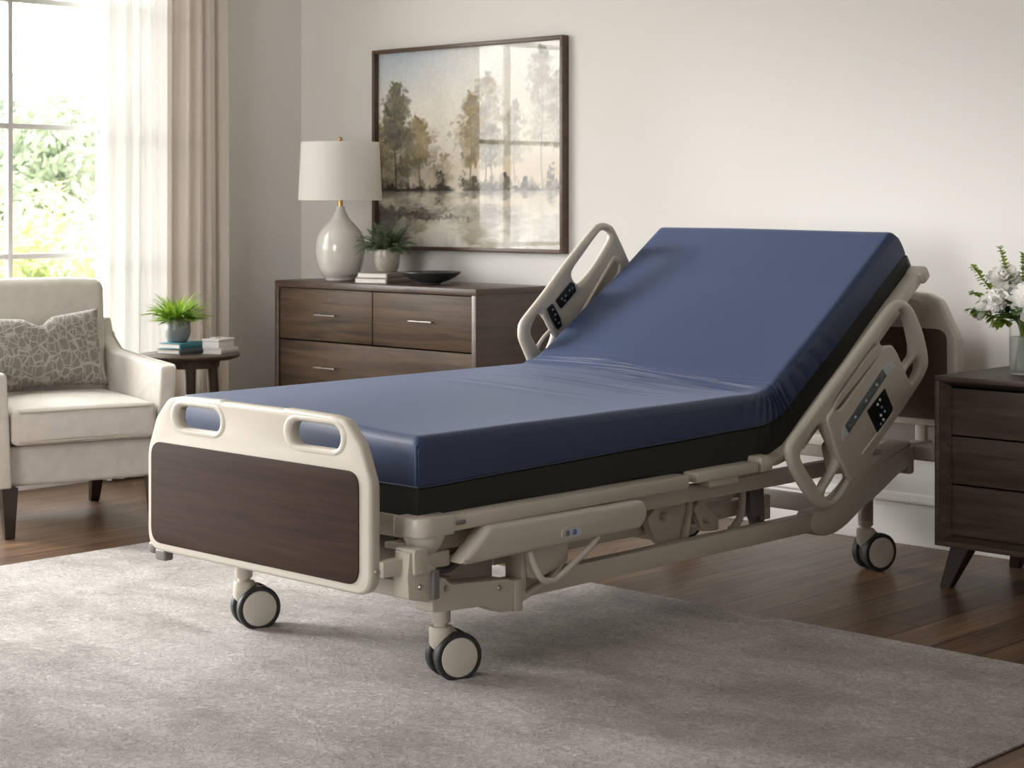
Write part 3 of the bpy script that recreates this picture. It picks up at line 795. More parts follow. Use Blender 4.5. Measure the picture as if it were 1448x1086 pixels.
l_out = [(4.507, .753), (4.512, .787), (4.545, .822), (4.628, .890), (4.753, 1.002), (4.881, 1.105), (4.912, 1.121), (4.943, 1.125), (4.978, 1.115), (4.998, 1.098), (5.053, 1.020), (5.09, .95), (5.07, .90), (4.96, .80), (4.80, .665), (4.70, .585), (4.64, .565), (4.585, .60), (4.549, .665), (4.514, .725)]
l_slot = [(4.779, .964), (4.821, 1.005), (4.897, 1.073), (4.928, 1.087), (4.955, 1.077), (4.951, 1.051), (4.881, .976), (4.821, .930), (4.798, .926), (4.779, .942)]
l_hole = [(4.562, .760), (4.576, .789), (4.600, .812), (4.625, .795), (4.665, .752), (4.640, .700), (4.615, .690), (4.571, .738)]
LX = -4.275
lr = rail('side_rail', LX, l_out, [l_slot, l_hole])
b = x_plate(rpoly([(4.670, .860), (4.712, .893), (4.749, .922), (4.764, .916), (4.777, .890), (4.731, .854), (4.698, .830)], .006, 3), [], .004, .001, LX+.019); p1 = obj('control_panel', b, M_keys, lr, True)
b = x_plate(rpoly([(4.626, .833), (4.655, .851), (4.696, .796), (4.703, .772), (4.679, .758), (4.65, .795)], .006, 3), [], .004, .001, LX+.019); p2 = obj('control_panel', b, M_keys, lr, True)
for y, z, p in ((4.70, .865, p1), (4.72, .875, p1), (4.74, .893, p1), (4.755, .90, p1), (4.715, .858, p1), (4.655, .83, p2), (4.668, .812, p2), (4.668, .795, p2), (4.685, .782, p2)):
    b = B(); lathe(b, [(0, .003), (.0035, .0028), (.0045, 0)], c=(LX+.021, y, z), axis='x', seg=12); obj('button', b, M_strip, p, True)
b = B(); tube(b, smooth_open([(LX+.014, 4.612, .818), (LX+.014, 4.640, .775), (LX+.014, 4.672, .735)]), .007, 8); tube(b, smooth_open([(LX+.010, 4.585, .70), (LX+.010, 4.62, .735), (LX+.012, 4.662, .765)]), .007, 8)
obj('rail_rib', b, M_beige, lr, True)
b = x_plate(rpoly([(4.79, .80), (4.98, 1.01), (5.035, .99), (5.02, .94), (4.86, .79)], .02, 4), [rpoly([(4.822, .82), (4.978, .985), (5.012, .977), (5.0, .945), (4.86, .815)], .012, 4)], .016, .006, LX+.014); obj('rail_recess', b, M_beige, lr, True)

# ------------------------------------------------------------------ mattress
mtr = thing('mattress', 'navy vinyl mattress with charcoal underside on the hospital bed, head end raised', 'mattress', (-3.72, 4.1, .432))
Y0, ZB = 3.058, .4325
RB = .42; tan = RB*math.tan(INC/2)
YBEND = 4.562; YA = YBEND-tan
arc = RB*INC
END = .905-tan                               # straight run after the arc
LEN = (YA-Y0)+arc+END
def base_curve(s):
    """point and direction of the mattress underside at run s"""
    if s <= YA-Y0: return Y0+s, ZB, 0.
    s2 = s-(YA-Y0)
    if s2 <= arc:
        a = s2/RB; return YA+RB*math.sin(a), ZB+RB*(1-math.cos(a)), a
    s3 = s2-arc; ya = YA+RB*si; za = ZB+RB*(1-ci)
    return ya+ci*s3, za+si*s3, INC
def spt(x, s, h):
    y, z, a = base_curve(s); return Vector((x, y-math.sin(a)*h, z+math.cos(a)*h))
WX = XR_-XL_
def crown(u, s):   # u: 0 right edge .. 1 left edge
    t = min(1, s/.25)
    f = min(1, max(0, (u-.0)/.75)); f = f*f*(3-2*f)
    head = max(0, (s-(YA-Y0)-arc)/END); head = min(1, head)
    return (.032*f+.0*u)*(1-.75*head)
SB = (YA-Y0)+arc*.5
def fold(u, s):
    """creases across the top where the backrest lifts"""
    d = s-SB; e = 0
    w = math.exp(-((d+.02)/.085)**2)
    cv = .05*(u-.5)**2
    e -= .017*math.exp(-((d-.020+cv)/.0085)**2)*min(1, .05+u*4)*min(1, (1.12-u)*5)
    e += .007*math.exp(-((d+.018+cv)/.022)**2)*min(1, u*4)
    for (c, sl, am, wd, u0, u1) in ((-.055, .03, .0060, .0075, .02, .80), (-.085, -.05, .0055, .008, .04, .70), (-.120, .05, .0050, .009, .10, .95), (-.150, -.06, .0050, .009, .02, .55), (-.200, .03, .0040, .011, .25, 1.), (-.245, -.08, .0045, .011, .05, .62),
                                   (-.32, .05, .0035, .013, .30, 1), (-.40, -.12, .0040, .013, .12, .85), (.060, .04, .0045, .009, .45, 1.05), (.095, -.03, .0035, .010, .60, 1.05), (.050, -.05, .0040, .008, -.05, .35), (.15, .04, .0030, .014, .55, 1.05), (-.62, -.10, .0025, .02, .2, .9)):
        m = max(0, min(1, (u-u0)/.15))*max(0, min(1, (u1-u)/.25))
        q = (d-c-sl*(u-.5)-.010*math.sin(8*u+c*40))/wd
        e += am*m*(.8*math.exp(-((q+2.2)/1.8)**2)-math.exp(-q*q))
    return e
def sidefold(h, s):
    """gathers on the side faces near the bend"""
    d = s-SB
    r_ = 0
    for k, (c, am, wd, tl) in enumerate(((-.19, .003, .012, .25), (-.13, .004, .010, .2), (-.085, .005, .009, .15), (-.045, .007, .008, .12), (-.012, .009, .0075, .05), (.018, .010, .0075, 0), (.046, .009, .0075, -.05), (.078, .007, .008, -.1), (.115, .006, .009, -.15), (.165, .005, .010, -.2), (.22, .0045, .011, -.25), (.29, .004, .012, -.25), (.37, .003, .013, -.3))):
        q = (d-c-tl*(h-.14)-.006*math.sin(30*h+k))/wd
        r_ += am*(.55*math.exp(-((q-2.0)/1.5)**2)-math.exp(-q*q))
    return r_*min(1, max(0, (h-.03)/.08))*(1 if h < .15 else max(.25, 1-(h-.15)/.06))+.0015*math.sin(s*14)
def hseam(s):
    pts = [(0, .076), (SB-.15, .104), (SB+.15, .104), (LEN, .094)]
    for (a, p), (b_, q) in zip(pts, pts[1:]):
        if s <= b_: return p+(q-p)*(s-a)/(b_-a)
    return pts[-1][1]
def shell(h0, h1, m, name, grow, top):
    bm = B(); NS = 420; rings = []; rc = .022 if top else .006
    THK = lambda s: 1.0
    dens = lambda t: 1+3.2*math.exp(-((t-SB)/.22)**2)
    cum = [0]
    for k in range(2000): cum.append(cum[-1]+dens(LEN*(k+.5)/2000))
    ss = []; j = 0
    for k in range(NS+1):
        while j < 2000 and cum[j] < cum[-1]*k/NS-1e-9: j += 1
        ss.append(LEN*j/2000)
    for s in ss:
        ring = []
        def add(x, h, side=0):
            ring.append((x, s, h, side))
        xr, xl = XR_+grow, XL_-grow
        u_of = lambda x: (xr-x)/(xr-xl)
        NH = 10
        endf = 0
        # bottom, right side, top, left side
        pts = []
        for k in range(7): pts.append((xl+.01+(xr-xl-.02)*k/6, h0, 'b'))
        for k in range(NH+1): pts.append((xr, h0+.004+(h1-rc-h0-.004)*k/NH, 'r'))
        for k in range(1, 6):
            a = PI/2*k/6; pts.append((xr-rc+rc*math.cos(a), h1-rc+rc*math.sin(a), 'c'))
        NT = 60
        for k in range(NT+1): pts.append((xr-rc+(xl-xr+2*rc)*k/NT, h1, 't'))
        for k in range(1, 6):
            a = PI/2*k/6; pts.append((xl+rc-rc*math.sin(a), h1-rc+rc*math.cos(a), 'c'))
        for k in range(NH+1): pts.append((xl, h1-rc-(h1-rc-h0-.004)*k/NH, 'l'))
        rings.append([(x, s, h, k) for x, h, k in pts])
    V = []
    # thickness: the head end is a touch thinner than the foot end
    for ring in rings:
        row = []
        for x, s, h, k in ring:
            u = min(1, max(0, (XR_-x)/WX)); hh = h
            head = min(1, max(0, (s-SB)/.6))
            hs = hseam(s)
            hh = (hs-.001+(h-h0)/(h1-h0)*(h1-hs+.001) if top else h/h1*hs)
            hh = hh*(1-.07*head)
            if top:
                lift = crown(u, s)*max(0, (h-.076)/(.198-.076))
                f = fold(u, s) if k in 'tc' else 0
                # soft rounding at the foot and head ends
                for dd in (s, LEN-s):
                    if dd < rc: f -= (rc-math.sqrt(max(0, rc*rc-(rc-dd)**2)))*max(0, (h-.1)/.1)
                hh = hh+lift+f
            dx = sidefold(h, s) if k in 'rlc' else 0
            bul = .006*math.sin(PI*min(1, max(0, h/.2))) if k in 'rl' else 0
            x2 = x+(dx+bul)*(1 if x > -3.7 else -1)
            row.append(bm.verts.new(spt(x2, s, hh)))
        V.append(row)
    n = len(V[0])
    for i in range(len(V)-1):
        for j in range(n):
            bm.faces.new((V[i][j], V[i+1][j], V[i+1][(j+1) % n], V[i][(j+1) % n]))
    bm.faces.new(V[0]); bm.faces.new(V[-1][::-1])
    o = obj(name, bm, m, mtr, sharp=-1)
    o.data.transform(Matrix.Translation(-mtr.location))
    return o
o = shell(.074, .198, M_navy, 'top_cover', .002, True)
o.data.set_sharp_from_angle(angle=R(60))
o = shell(0, .076, M_char, 'base_cover', 0, False)
o.data.set_sharp_from_angle(angle=R(60))
# seam welt between the two covers, corner seams, handle strap at the head
b = B()
seam = []
for k in range(0, 121):
    s = LEN*k/120; seam.append(spt(XR_+.006+sidefold(.075, s), s, (hseam(s)-.001)*(1-.07*min(1, max(0, (s-SB)/.6)))))
back = []
for k in range(120, -1, -1):
    s = LEN*k/120; back.append(spt(XL_-.006-sidefold(.075, s), s, (hseam(s)-.001)*(1-.07*min(1, max(0, (s-SB)/.6)))))
tube(b, seam+back, .0022, 6, closed=True)
o = obj('seam_welt', b, M_navy, mtr); o.data.transform(Matrix.Translation(-mtr.location))
for x in (XR_-.002, XL_+.002):
    b = B(); tube(b, [spt(x, -.001, h) for h in (.08, .11, .15, .178)], .0035, 6)
    o = obj('corner_seam', b, M_navy, mtr); o.data.transform(Matrix.Translation(-mtr.location))
b = B()
p = spt(XR_-.02, LEN+.006, .045); q = Matrix.Translation(p) @ Matrix.Rotation(INC, 4, 'X')
rbox(b, (0, 0, 0), (.05, .016, .055), .006, 2, 2, M=q)
o = obj('corner_tab', b, M_grey, mtr); o.data.transform(Matrix.Translation(-mtr.location))

# ------------------------------------------------------------------ dresser
DX0, DX1, DY0, DY1, DZ = -6.372, -5.118, 5.15, 5.585, .853
ds = thing('dresser', 'wide walnut dresser with slim metal handles standing under the framed picture', 'dresser', ((DX0+DX1)/2, (DY0+DY1)/2, 0))
b = B()
box(b, DX0, DX1, DY0, DY1, DZ-.028, DZ, .003)
box(b, DX0, DX0+.026, DY0, DY1, .13, DZ-.026, .003); box(b, DX1-.026, DX1, DY0, DY1, .13, DZ-.026, .003)
box(b, DX0, DX1, DY0, DY1, .13, .158, .003); box(b, DX0+.02, DX1-.02, DY1-.012, DY1, .14, DZ-.01)
box(b, DX0+.02, DX1-.02, DY0+.02, DY1-.02, .60, .606); 
obj('carcass', b, M_wal_y, ds, True)
def drawer(parent, x0, x1, z0, z1, yf, m, hs, hm):
    b = B(); box(b, x0, x1, yf, yf+.02, z0, z1, .0025); box(b, x0+.02, x1-.02, yf+.02, yf+.36, z0+.02, z1-.03)
    d = obj('drawer', b, m, parent, True)
    for hx, hz in hs:
        b = B(); tube(b, [(hx-.068, yf-.022, hz), (hx+.068, yf-.022, hz)], .0026, 10)
        for k in (-.05, .05): tube(b, [(hx+k, yf-.022, hz), (hx+k, yf+.002, hz)], .003, 8)
        obj('handle', b, hm, d, True)
    return d
xm = -5.735
for x0, x1, z0, z1, hs in ((DX0+.03, xm-.003, .600, .822, [(-6.02, .712)]), (xm+.003, DX1-.03, .600, .822, [(-5.425, .712)]),
                           (DX0+.03, DX1-.03, .376, .594, [(-6.02, .486), (-5.425, .486)]), (DX0+.03, DX1-.03, .164, .370, [(-6.02, .27), (-5.425, .27)])):
    drawer(ds, x0, x1, z0, z1, DY0+.006, M_wal, hs, M_steel)
def taper_leg(bm, x, y, z1, r0, r1, dx=0, dy=0):
    v = []
    for z, r, ox, oy in ((0, r1, dx, dy), (z1, r0, 0, 0)):
        v.append([bm.verts.new((x+ox+a*r, y+oy+c*r, z)) for a, c in ((-1, -1), (1, -1), (1, 1), (-1, 1))])
    bm.faces.new(v[0][::-1]); bm.faces.new(v[1])
    for k in range(4): bm.faces.new((v[0][k], v[0][(k+1) % 4], v[1][(k+1) % 4], v[1][k]))
    bmesh.ops.bevel(bm, geom=list({e for q in v for p_ in q for e in p_.link_edges}), offset=.002, segments=2, affect='EDGES')
for x in (DX0+.07, DX1-.07):
    for y in (DY0+.06, DY1-.06):
        b = B(); taper_leg(b, x, y, .132, .024, .015); obj('leg', b, M_leg, ds, True)

# ------------------------------------------------------------------ table lamp
def local_lathe(name, prof, m, parent, seg=48, sharp=40):
    b = B(); lathe(b, prof, seg=seg); return obj(name, b, m, parent, sharp=sharp)
lamp = thing('table_lamp', 'white ceramic gourd lamp with drum shade on the walnut dresser', 'lamp', (-6.105, 5.30, DZ+.0005))
bp = smooth_open([(.060, .0, 0), (.065, .006, 0), (.068, .014, 0), (.087, .038, 0), (.103, .085, 0), (.1085, .130, 0), (.106, .170, 0), (.091, .213, 0), (.064, .247, 0), (.042, .270, 0), (.029, .292, 0), (.0215, .310, 0), (.0205, .326, 0)], 5)
local_lathe('lamp_base', [(0, 0)]+[(p.x, p.y) for p in bp]+[(0, .326)], M_ceramic, lamp)
local_lathe('lamp_neck', [(0, .322), (.0115, .322), (.0115, .372), (.006, .376), (.006, .60), (0, .60)], M_brass, lamp, 20)
local_lathe('lamp_shade', [(.1815, .352), (.1835, .352), (.1705, .606), (.1685, .606), (.1815, .352)], M_shade, lamp, 64)
b = B()
for k in range(3):
    a = 2*PI*k/3; tube(b, [(0, 0, .598), (.168*math.cos(a), .168*math.sin(a), .598)], .002, 6)
obj('shade_spider', b, M_brass, lamp)
local_lathe('finial', [(0, .598), (.006, .600), (.004, .610), (.010, .616), (.010, .622), (.005, .628), (0, .630)], M_brass, lamp, 16)

# ------------------------------------------------------------------ books
def book(name, label, loc, rz, size, cover, pages, group=None):
    """spine towards +x, page edges towards -y and -x"""
    w, l, h = size
    t = thing(name, label, 'book', loc, rz, group)
    b = B(); c = .0028
    box(b, -w/2, w/2, -l/2, l/2, 0, c, .0008); box(b, -w/2, w/2, -l/2, l/2, h-c, h, .0008)
    prism(b, rpoly([(w/2-.003, 0), (w/2+.003, 0), (w/2+.005, h/2), (w/2+.003, h), (w/2-.003, h)], .002, 3), -l/2, l/2, 'y')
    obj('cover', b, cover, t)
    b = B(); box(b, -w/2+.003, w/2-.002, -l/2+.003, l/2-.003, c, h-c); obj('pages', b, pages, t)
    return t
bk = R(14)
book('book', 'cream paged taupe book lying on the walnut dresser, lower of the pair', (-5.845, 5.322, DZ), bk, (.160, .215, .022), M_taupeb, M_paper)
book('book', 'taupe book under the small fern pot, upper of the pair', (-5.848, 5.328, DZ+.0222), bk+.02, (.148, .205, .0215), M_taupeb, M_paper)

# ------------------------------------------------------------------ plants
def blade_plant(bm, n, L, W, z0, r0, spread, droop, rs, seg=5, pinnate=False):
    for i in range(n):
        a = rs.uniform(0, 2*PI); tilt = spread*math.sqrt(rs.uniform(.02, 1)); ln = L*rs.uniform(.65, 1.1)
        d = Vector((math.cos(a), math.sin(a), 0)); p = d*r0*rs.uniform(.1, 1)+Vector((0, 0, z0))
        side = Vector((-d.y, d.x, 0)); side.rotate(Matrix.Rotation(rs.uniform(-.6, .6), 3, d))
        ang = PI/2-tilt; prev = None; pts = []
        for k in range(seg+1):
            t = k/seg
            pts.append((p.copy(), t)); ang -= droop*rs.uniform(.6, 1.2)/seg*(1+t)
            p = p+(d*math.cos(ang)+Vector((0, 0, 1))*math.sin(ang))*ln/seg
        if not pinnate:
            for p_, t in pts:
                w = W*(1-t)**.7*(.45+1.1*t if t < .5 else 1.0)
                cur = (bm.verts.new(p_-side*w), bm.verts.new(p_+side*w)) if t < 1 else (bm.verts.new(p_),)
                if prev:
                    if len(cur) == 2: bm.faces.new((prev[0], prev[1], cur[1], cur[0]))
                    else: bm.faces.new((prev[0], prev[1], cur[0]))
                prev = cur
        else:
            tube(bm, [q for q, _ in pts], .0012, 4, caps=False)
            fine = smooth_open([q for q, _ in pts], 4)
            for k in range(3, len(fine)-1):
                t = k/len(fine); ll = W*math.sin(PI*(.15+.8*t)); q = fine[k]; fw = (fine[k+1]-fine[k]).normalized()
                for s in (-1, 1):
                    tip = q+side*s*ll+fw*ll*.7+Vector((0, 0, -.15*ll)); wv = fw*ll*.22
                    bm.faces.new((bm.verts.new(q-wv), bm.verts.new((q+tip)/2-wv*.9), bm.verts.new(tip), bm.verts.new((q+tip)/2+wv*.9)))
def potted(name, label, loc, pot_prof, m_pot, soil_z, soil_r, fill, m_leaf):
    t = thing(name, label, 'plant', loc)
    local_lathe('pot', pot_prof, m_pot, t, 40)
    local_lathe('soil', [(0, soil_z-.01), (soil_r, soil_z-.01), (soil_r, soil_z), (0, soil_z+.004)], M_soil, t, 24)
    b = B(); fill(b); obj('foliage', b, m_leaf, t, sharp=-1)
    return t
rs = np.random.default_rng(5)
potted('potted_fern', 'small dark fern in a taupe pot standing on two dresser books', (-5.862, 5.355, DZ+.0442),
       [(0, 0), (.040, 0), (.044, .004), (.053, .030), (.0575, .062), (.0575, .092), (.056, .098), (.053, .098), (.053, .08), (0, .08)], M_pot2, .090, .052,
       lambda b: (blade_plant(b, 62, .135, .016, .088, .03, 1.1, .95, rs, 5, True), blade_plant(b, 34, .140, .017, .088, .025, .55, .35, rs, 5, True), blade_plant(b, 60, .11, .0048, .088, .03, .75, .3, rs, 4)), M_fol2)

# shallow bowl
bowl = wobj('shallow_bowl', B(), None, (0, 0, 0)) if False else None
b = B()
lathe(b, [(0, .006), (.030, .006), (.031, 0), (.040, 0), (.042, .006), (.070, .014), (.100, .028), (.122, .045), (.128, .050), (.1265, .053), (.120, .049), (.095, .033), (.060, .018), (0, .013)], seg=56)
o = obj('shallow_bowl', b, M_bowl); o.location = (-5.578, 5.345, DZ); tag(o, 'wide shallow charcoal bowl on the dresser, right of the books', 'bowl')

# ------------------------------------------------------------------ framed picture
pic = thing('framed_picture', 'large misty lakeside landscape in a slim walnut frame on the wall', 'picture', (-5.63, YB, .98))
PX0, PX1, PZ0, PZ1 = -6.212, -5.047, .985, 1.883
b = B(); f = .017; py0, py1 = YB-.040, YB-.0005
box(b, PX0, PX0+f, py0, py1, PZ0, PZ1, .002); box(b, PX1-f, PX1, py0, py1, PZ0, PZ1, .002)
box(b, PX0+f, PX1-f, py0, py1, PZ0, PZ0+f, .002); box(b, PX0+f, PX1-f, py0, py1, PZ1-f, PZ1, .002)
obj('frame', b, wood('picture_frame_wood', (.055, .030, .018), (.11, .065, .042), 'x', .4), pic, True)

def painting():
    NX, NZ = 300, 232
    U, Vv = np.meshgrid(np.linspace(0, 1, NX), np.linspace(0, 1, NZ))
    def noise(sx, sz, seed):
        r_ = np.random.default_rng(seed); g = r_.random((sz+2, sx+2))
        x = U*sx; z = Vv*sz; i = x.astype(int); j = z.astype(int); fx = x-i; fz = z-j
        fx = fx*fx*(3-2*fx); fz = fz*fz*(3-2*fz)
        return (g[j, i]*(1-fx)+g[j, i+1]*fx)*(1-fz)+(g[j+1, i]*(1-fx)+g[j+1, i+1]*fx)*fz
    n1 = noise(6, 5, 1)*.5+noise(14, 11, 2)*.3+noise(40, 30, 3)*.2
    n2 = noise(60, 8, 4)*.6+noise(120, 14, 5)*.4
    H = .288
    cream = np.array([.80, .755, .67]); white = np.array([.86, .85, .82]); blue = np.array([.52, .57, .64]); gold = np.array([.56, .44, .28])
    C = np.zeros((NZ, NX, 3))
    sky = np.clip((Vv-.62)/.38, 0, 1)[..., None]
    C[:] = cream*(1-sky)+white*sky
    bl = (np.clip((Vv-.70)/.28, 0, 1)*np.clip((.62-U)/.5, 0, 1)*(.35+1.0*n1))[..., None].clip(0, .85); C = C*(1-bl)+blue*bl
    C *= (.90+.20*n1)[..., None]
    warm = (np.exp(-((Vv-.38)/.10)**2)*(.25+.5*n1)*np.clip(.4+np.abs(U-.35)*1.6, 0, 1))[..., None].clip(0, .75); C = C*(1-warm)+gold*warm
    WU = (noise(75, 60, 31)-.5)*.030+(noise(24, 20, 33)-.5)*.02; WV = (noise(75, 60, 32)-.5)*.030+(noise(24, 20, 34)-.5)*.02
    def dab(u, v, ru, rv, col, al):
        nonlocal C
        d = ((U+WU-u)/ru)**2+((Vv+WV-v)/rv)**2
        m = (np.clip((1.5-d)*.7, 0, 1)*al)[..., None]; C = C*(1-m)+np.array(col)*m
    r_ = np.random.default_rng(9)
    def tree_(u, base, top, w, cols, al, n, seed, trunk=(.12, .10, .08), lean=0, bare=.35):
        r_ = np.random.default_rng(seed)
        tz = np.clip((Vv-base)/(top-base), 0, 1)
        tw = .0045*(1-.7*tz)
        m = (np.clip(1.4-np.abs(U-u-lean*tz-.004*np.sin(tz*9+seed))/tw, 0, 1)*((Vv > base-.005) & (Vv < top-.03))*min(1, al*1.6))[..., None].clip(0, 1); C_ = C
        al = min(.95, al*1.3)
        nonlocal_set(C_*(1-m)+np.array(trunk)*m)
        w = w*1.35
        for _ in range(int(n*2.2)):
            t = r_.uniform(bare, 1); prof = math.sin(PI*min(1, .18+.82*(t-bare)/(1-bare)))**.7
            uu = u+lean*t+r_.normal()*w*.55*prof; vv = base+t*(top-base)
            c = np.array(cols[r_.integers(len(cols))])*r_.uniform(.6, 1.15)
            s = r_.uniform(.006, .017); dab(uu, vv, s*r_.uniform(.8, 1.5), s, c, al*r_.uniform(.35, .9))
    def nonlocal_set(x):
        nonlocal C
        C = x
    G = [(.20, .19, .14), (.26, .25, .20), (.14, .14, .11), (.33, .29, .19)]; Y = [(.42, .33, .17), (.36, .30, .18), (.50, .40, .24), (.28, .25, .17)]; P = [(.50, .48, .42), (.60, .57, .50), (.42, .39, .33)]
    tree_(.02, H, .62, .05, Y, .5, 90, 3)
    tree_(.24, H, .66, .06, Y, .55, 150, 2); tree_(.17, H, .60, .06, Y+G, .5, 110, 7, bare=.2)
    tree_(.10, H, .845, .055, G, .75, 260, 1, bare=.40)
    tree_(.37, H, .47, .04, Y, .3, 60, 5, bare=.1)
    tree_(.52, H, .77, .055, Y, .5, 170, 11, bare=.25); tree_(.60, H, .86, .06, P+Y, .45, 180, 12, bare=.35); tree_(.63, H, .62, .05, P+G, .45, 110, 13)
    tree_(.75, H, .72, .035, P, .35, 90, 14, (.25, .23, .20)); tree_(.89, H, .97, .065, P, .32, 220, 15, (.22, .21, .19), bare=.3); tree_(.985, H, .86, .05, P, .4, 130, 16)
    for u, h_ in ((.35, .10), (.365, .075), (.485, .09), (.54, .05), (.70, .07), (.94, .12), (.80, .06)):
        for k in range(26):
            t = r_.uniform(0, 1); dab(u+r_.normal()*.016*(1-t), H+t*h_, .007, .010, (.09, .085, .075), .5)
    for k in range(260):      # low dark growth along both banks
        u = r_.choice([abs(r_.normal())*.13, 1-abs(r_.normal())*.30, r_.uniform(.5, .7)]); dab(u, H+abs(r_.normal())*.022, r_.uniform(.010, .022), r_.uniform(.010, .026), (.15, .12, .085), r_.uniform(.15, .4))
    # dark shore
    for k in range(420):
        u = r_.choice([r_.uniform(0, .26), r_.uniform(.30, .42), r_.uniform(.50, 1.0), r_.uniform(0, .2)])
        dab(u, H-.003+r_.normal()*.010+.02*max(0, .14-u)*4, r_.uniform(.012, .035), r_.uniform(.003, .009), (.07, .06, .045), r_.uniform(.25, .7))
    # water mirrors what stands above it, faded and streaked
    zi = np.linspace(0, 1, NZ); hz = int(H*NZ)
    for j in range(hz):
        src = min(NZ-1, int(hz+(hz-j)*1.75)); row = C[src]
        k = 3
        sm = np.stack([np.convolve(np.pad(row[:, c], k, mode='edge'), np.ones(2*k+1)/(2*k+1), 'valid') for c in range(3)], 1)
        water = np.array([.74, .715, .66]); f_ = .45+.45*n2[j][:, None]
        C[j] = water*(1-f_)+sm*f_
        C[j] *= (.88+.2*n2[j][:, None])
    for k in range(110):
        u = abs(r_.normal())*.20; dab(u, .165+r_.normal()*.016, r_.uniform(.02, .05), r_.uniform(.003, .008), (.09, .085, .07), .6)
    for k in range(70):
        dab(r_.uniform(.30, .75), .175+r_.normal()*.02, r_.uniform(.015, .05), r_.uniform(.004, .012), (.33, .31, .27), .35)
    for k in range(80):
        dab(r_.uniform(0, .09), r_.uniform(0, .2), .02, .02, (.11, .105, .09), .45)
    C *= (.95+.1*noise(150, 116, 8))[..., None]
    return NX, NZ, np.clip(C, 0, 1)**1.25
NX, NZ, C = painting()
cx0, cx1, cz0, cz1 = PX0+f-.002, PX1-f+.002, PZ0+f-.002, PZ1-f+.002
me = bpy.data.meshes.new('painted_canvas')
xs = np.linspace(cx0, cx1, NX)+5.63; zs = np.linspace(cz0, cz1, NZ)-.98
co = np.zeros((NZ*NX, 3)); co[:, 0] = np.tile(xs, NZ); co[:, 2] = np.repeat(zs, NX); co[:, 1] = -.012
ii = (np.arange(NZ-1)[:, None]*NX+np.arange(NX-1)[None]).ravel()
me.from_pydata(co.tolist(), [], np.stack([ii, ii+1, ii+NX+1, ii+NX], 1).tolist())
ca = me.color_attributes.new('paint', 'FLOAT_COLOR', 'POINT')
ca.data.foreach_set('color', np.concatenate([C.reshape(-1, 3), np.ones((NZ*NX, 1))], 1).astype(np.float32).ravel())
mp_ = bpy.data.materials.new('painted_landscape'); mp_.use_nodes = True
at = mp_.node_tree.nodes.new('ShaderNodeVertexColor'); at.layer_name = 'paint'
mp_.node_tree.links.new(at.outputs[0], mp_.node_tree.nodes['Principled BSDF'].inputs['Base Color']); mp_.node_tree.nodes['Principled BSDF'].inputs['Roughness'].default_value = .8
obj('painted_canvas', None, mp_, pic, mesh=me, sharp=-1)
b = B(); box(b, cx0, cx1, YB-.011, YB-.004, cz0, cz1); obj('backing', b, M_leg, pic, True)
b = B(); box(b, cx0, cx1, YB-.022, YB-.019, cz0, cz1); obj('glazing', b, glass_thin('picture_glass', (1, 1, 1), 1.27), pic, True)

# ------------------------------------------------------------------ side table and what stands on it
TZ = .580
tb = thing('side_table', 'round dark walnut side table between armchair and linen curtain', 'table', (-6.135, 4.515, 0))
local_lathe('tabletop', [(0, TZ-.022), (.175, TZ-.022), (.200, TZ-.014), (.205, TZ-.008), (.205, TZ-.002), (.202, TZ), (0, TZ)], M_wal_y, tb, 64)
local_lathe('apron', [(0, TZ-.055), (.12, TZ-.055), (.125, TZ-.022), (0, TZ-.022)], M_wal_z, tb, 40)
for a in (-35, 85, 205):
    d = Vector((math.cos(R(a)), math.sin(R(a)), 0)); b = B()
    tube(b, [d*.105+Vector((0, 0, TZ-.03)), d*.12+Vector((0, 0, .3)), d*.165+Vector((0, 0, .001))], [.024, .020, .013], 10)
    obj('leg', b, M_dark_z, tb)
br = R(16)
book('book', 'slate spined book lying on the round side table under the teal one', (-6.195, 4.53, TZ), br, (.115, .205, .021), M_slate, M_paper)
book('book', 'teal book under the lime plant on the side table', (-6.195, 4.525, TZ+.0212), br-.05, (.110, .165, .0225), M_teal, M_paper)
book('book', 'white book lying flat at the back of the round side table', (-6.07, 4.62, TZ), R(20), (.085, .13, .022), M_whitebook, M_paper)
rs2 = np.random.default_rng(8)
potted('potted_plant', 'bushy lime green plant in a grey pot on the side table books', (-6.213, 4.512, TZ+.044),
       [(0, 0), (.034, 0), (.040, .003), (.050, .022), (.0545, .048), (.0540, .066), (.0520, .070), (.0535, .090), (.0520, .094), (.049, .094), (.048, .075), (0, .075)], M_pot1, .084, .047,
       lambda b: (blade_plant(b, 170, .150, .0046, .080, .035, .75, .6, rs2, 5), blade_plant(b, 190, .120, .0046, .080, .035, 1.25, .45, rs2, 5), blade_plant(b, 60, .14, .010, .080, .03, 1.0, .7, rs2, 5, True), blade_plant(b, 60, .075, .005, .080, .04, 1.5, .5, rs2, 4)), M_fol1)
bx_ = thing('lidded_box', 'small white lidded box on the white book behind the teal book', 'box', (-6.075, 4.615, TZ+.0222), R(20))
b = B(); rbox(b, (0, 0, .014), (.080, .115, .028), .004, 3, 2); obj('body', b, M_white, bx_)
b = B(); rbox(b, (0, 0, .033), (.084, .120, .010), .004, 3, 2); rbox(b, (0, -.015, .040), (.03, .05, .008), .003, 2, 2); obj('lid', b, M_white, bx_)

# ------------------------------------------------------------------ armchair (built facing local -y, turned into place)
AANG = R(15)
e_ = Vector((math.sin(AANG), math.cos(AANG), 0)); n_ = Vector((math.cos(AANG), -math.sin(AANG), 0))
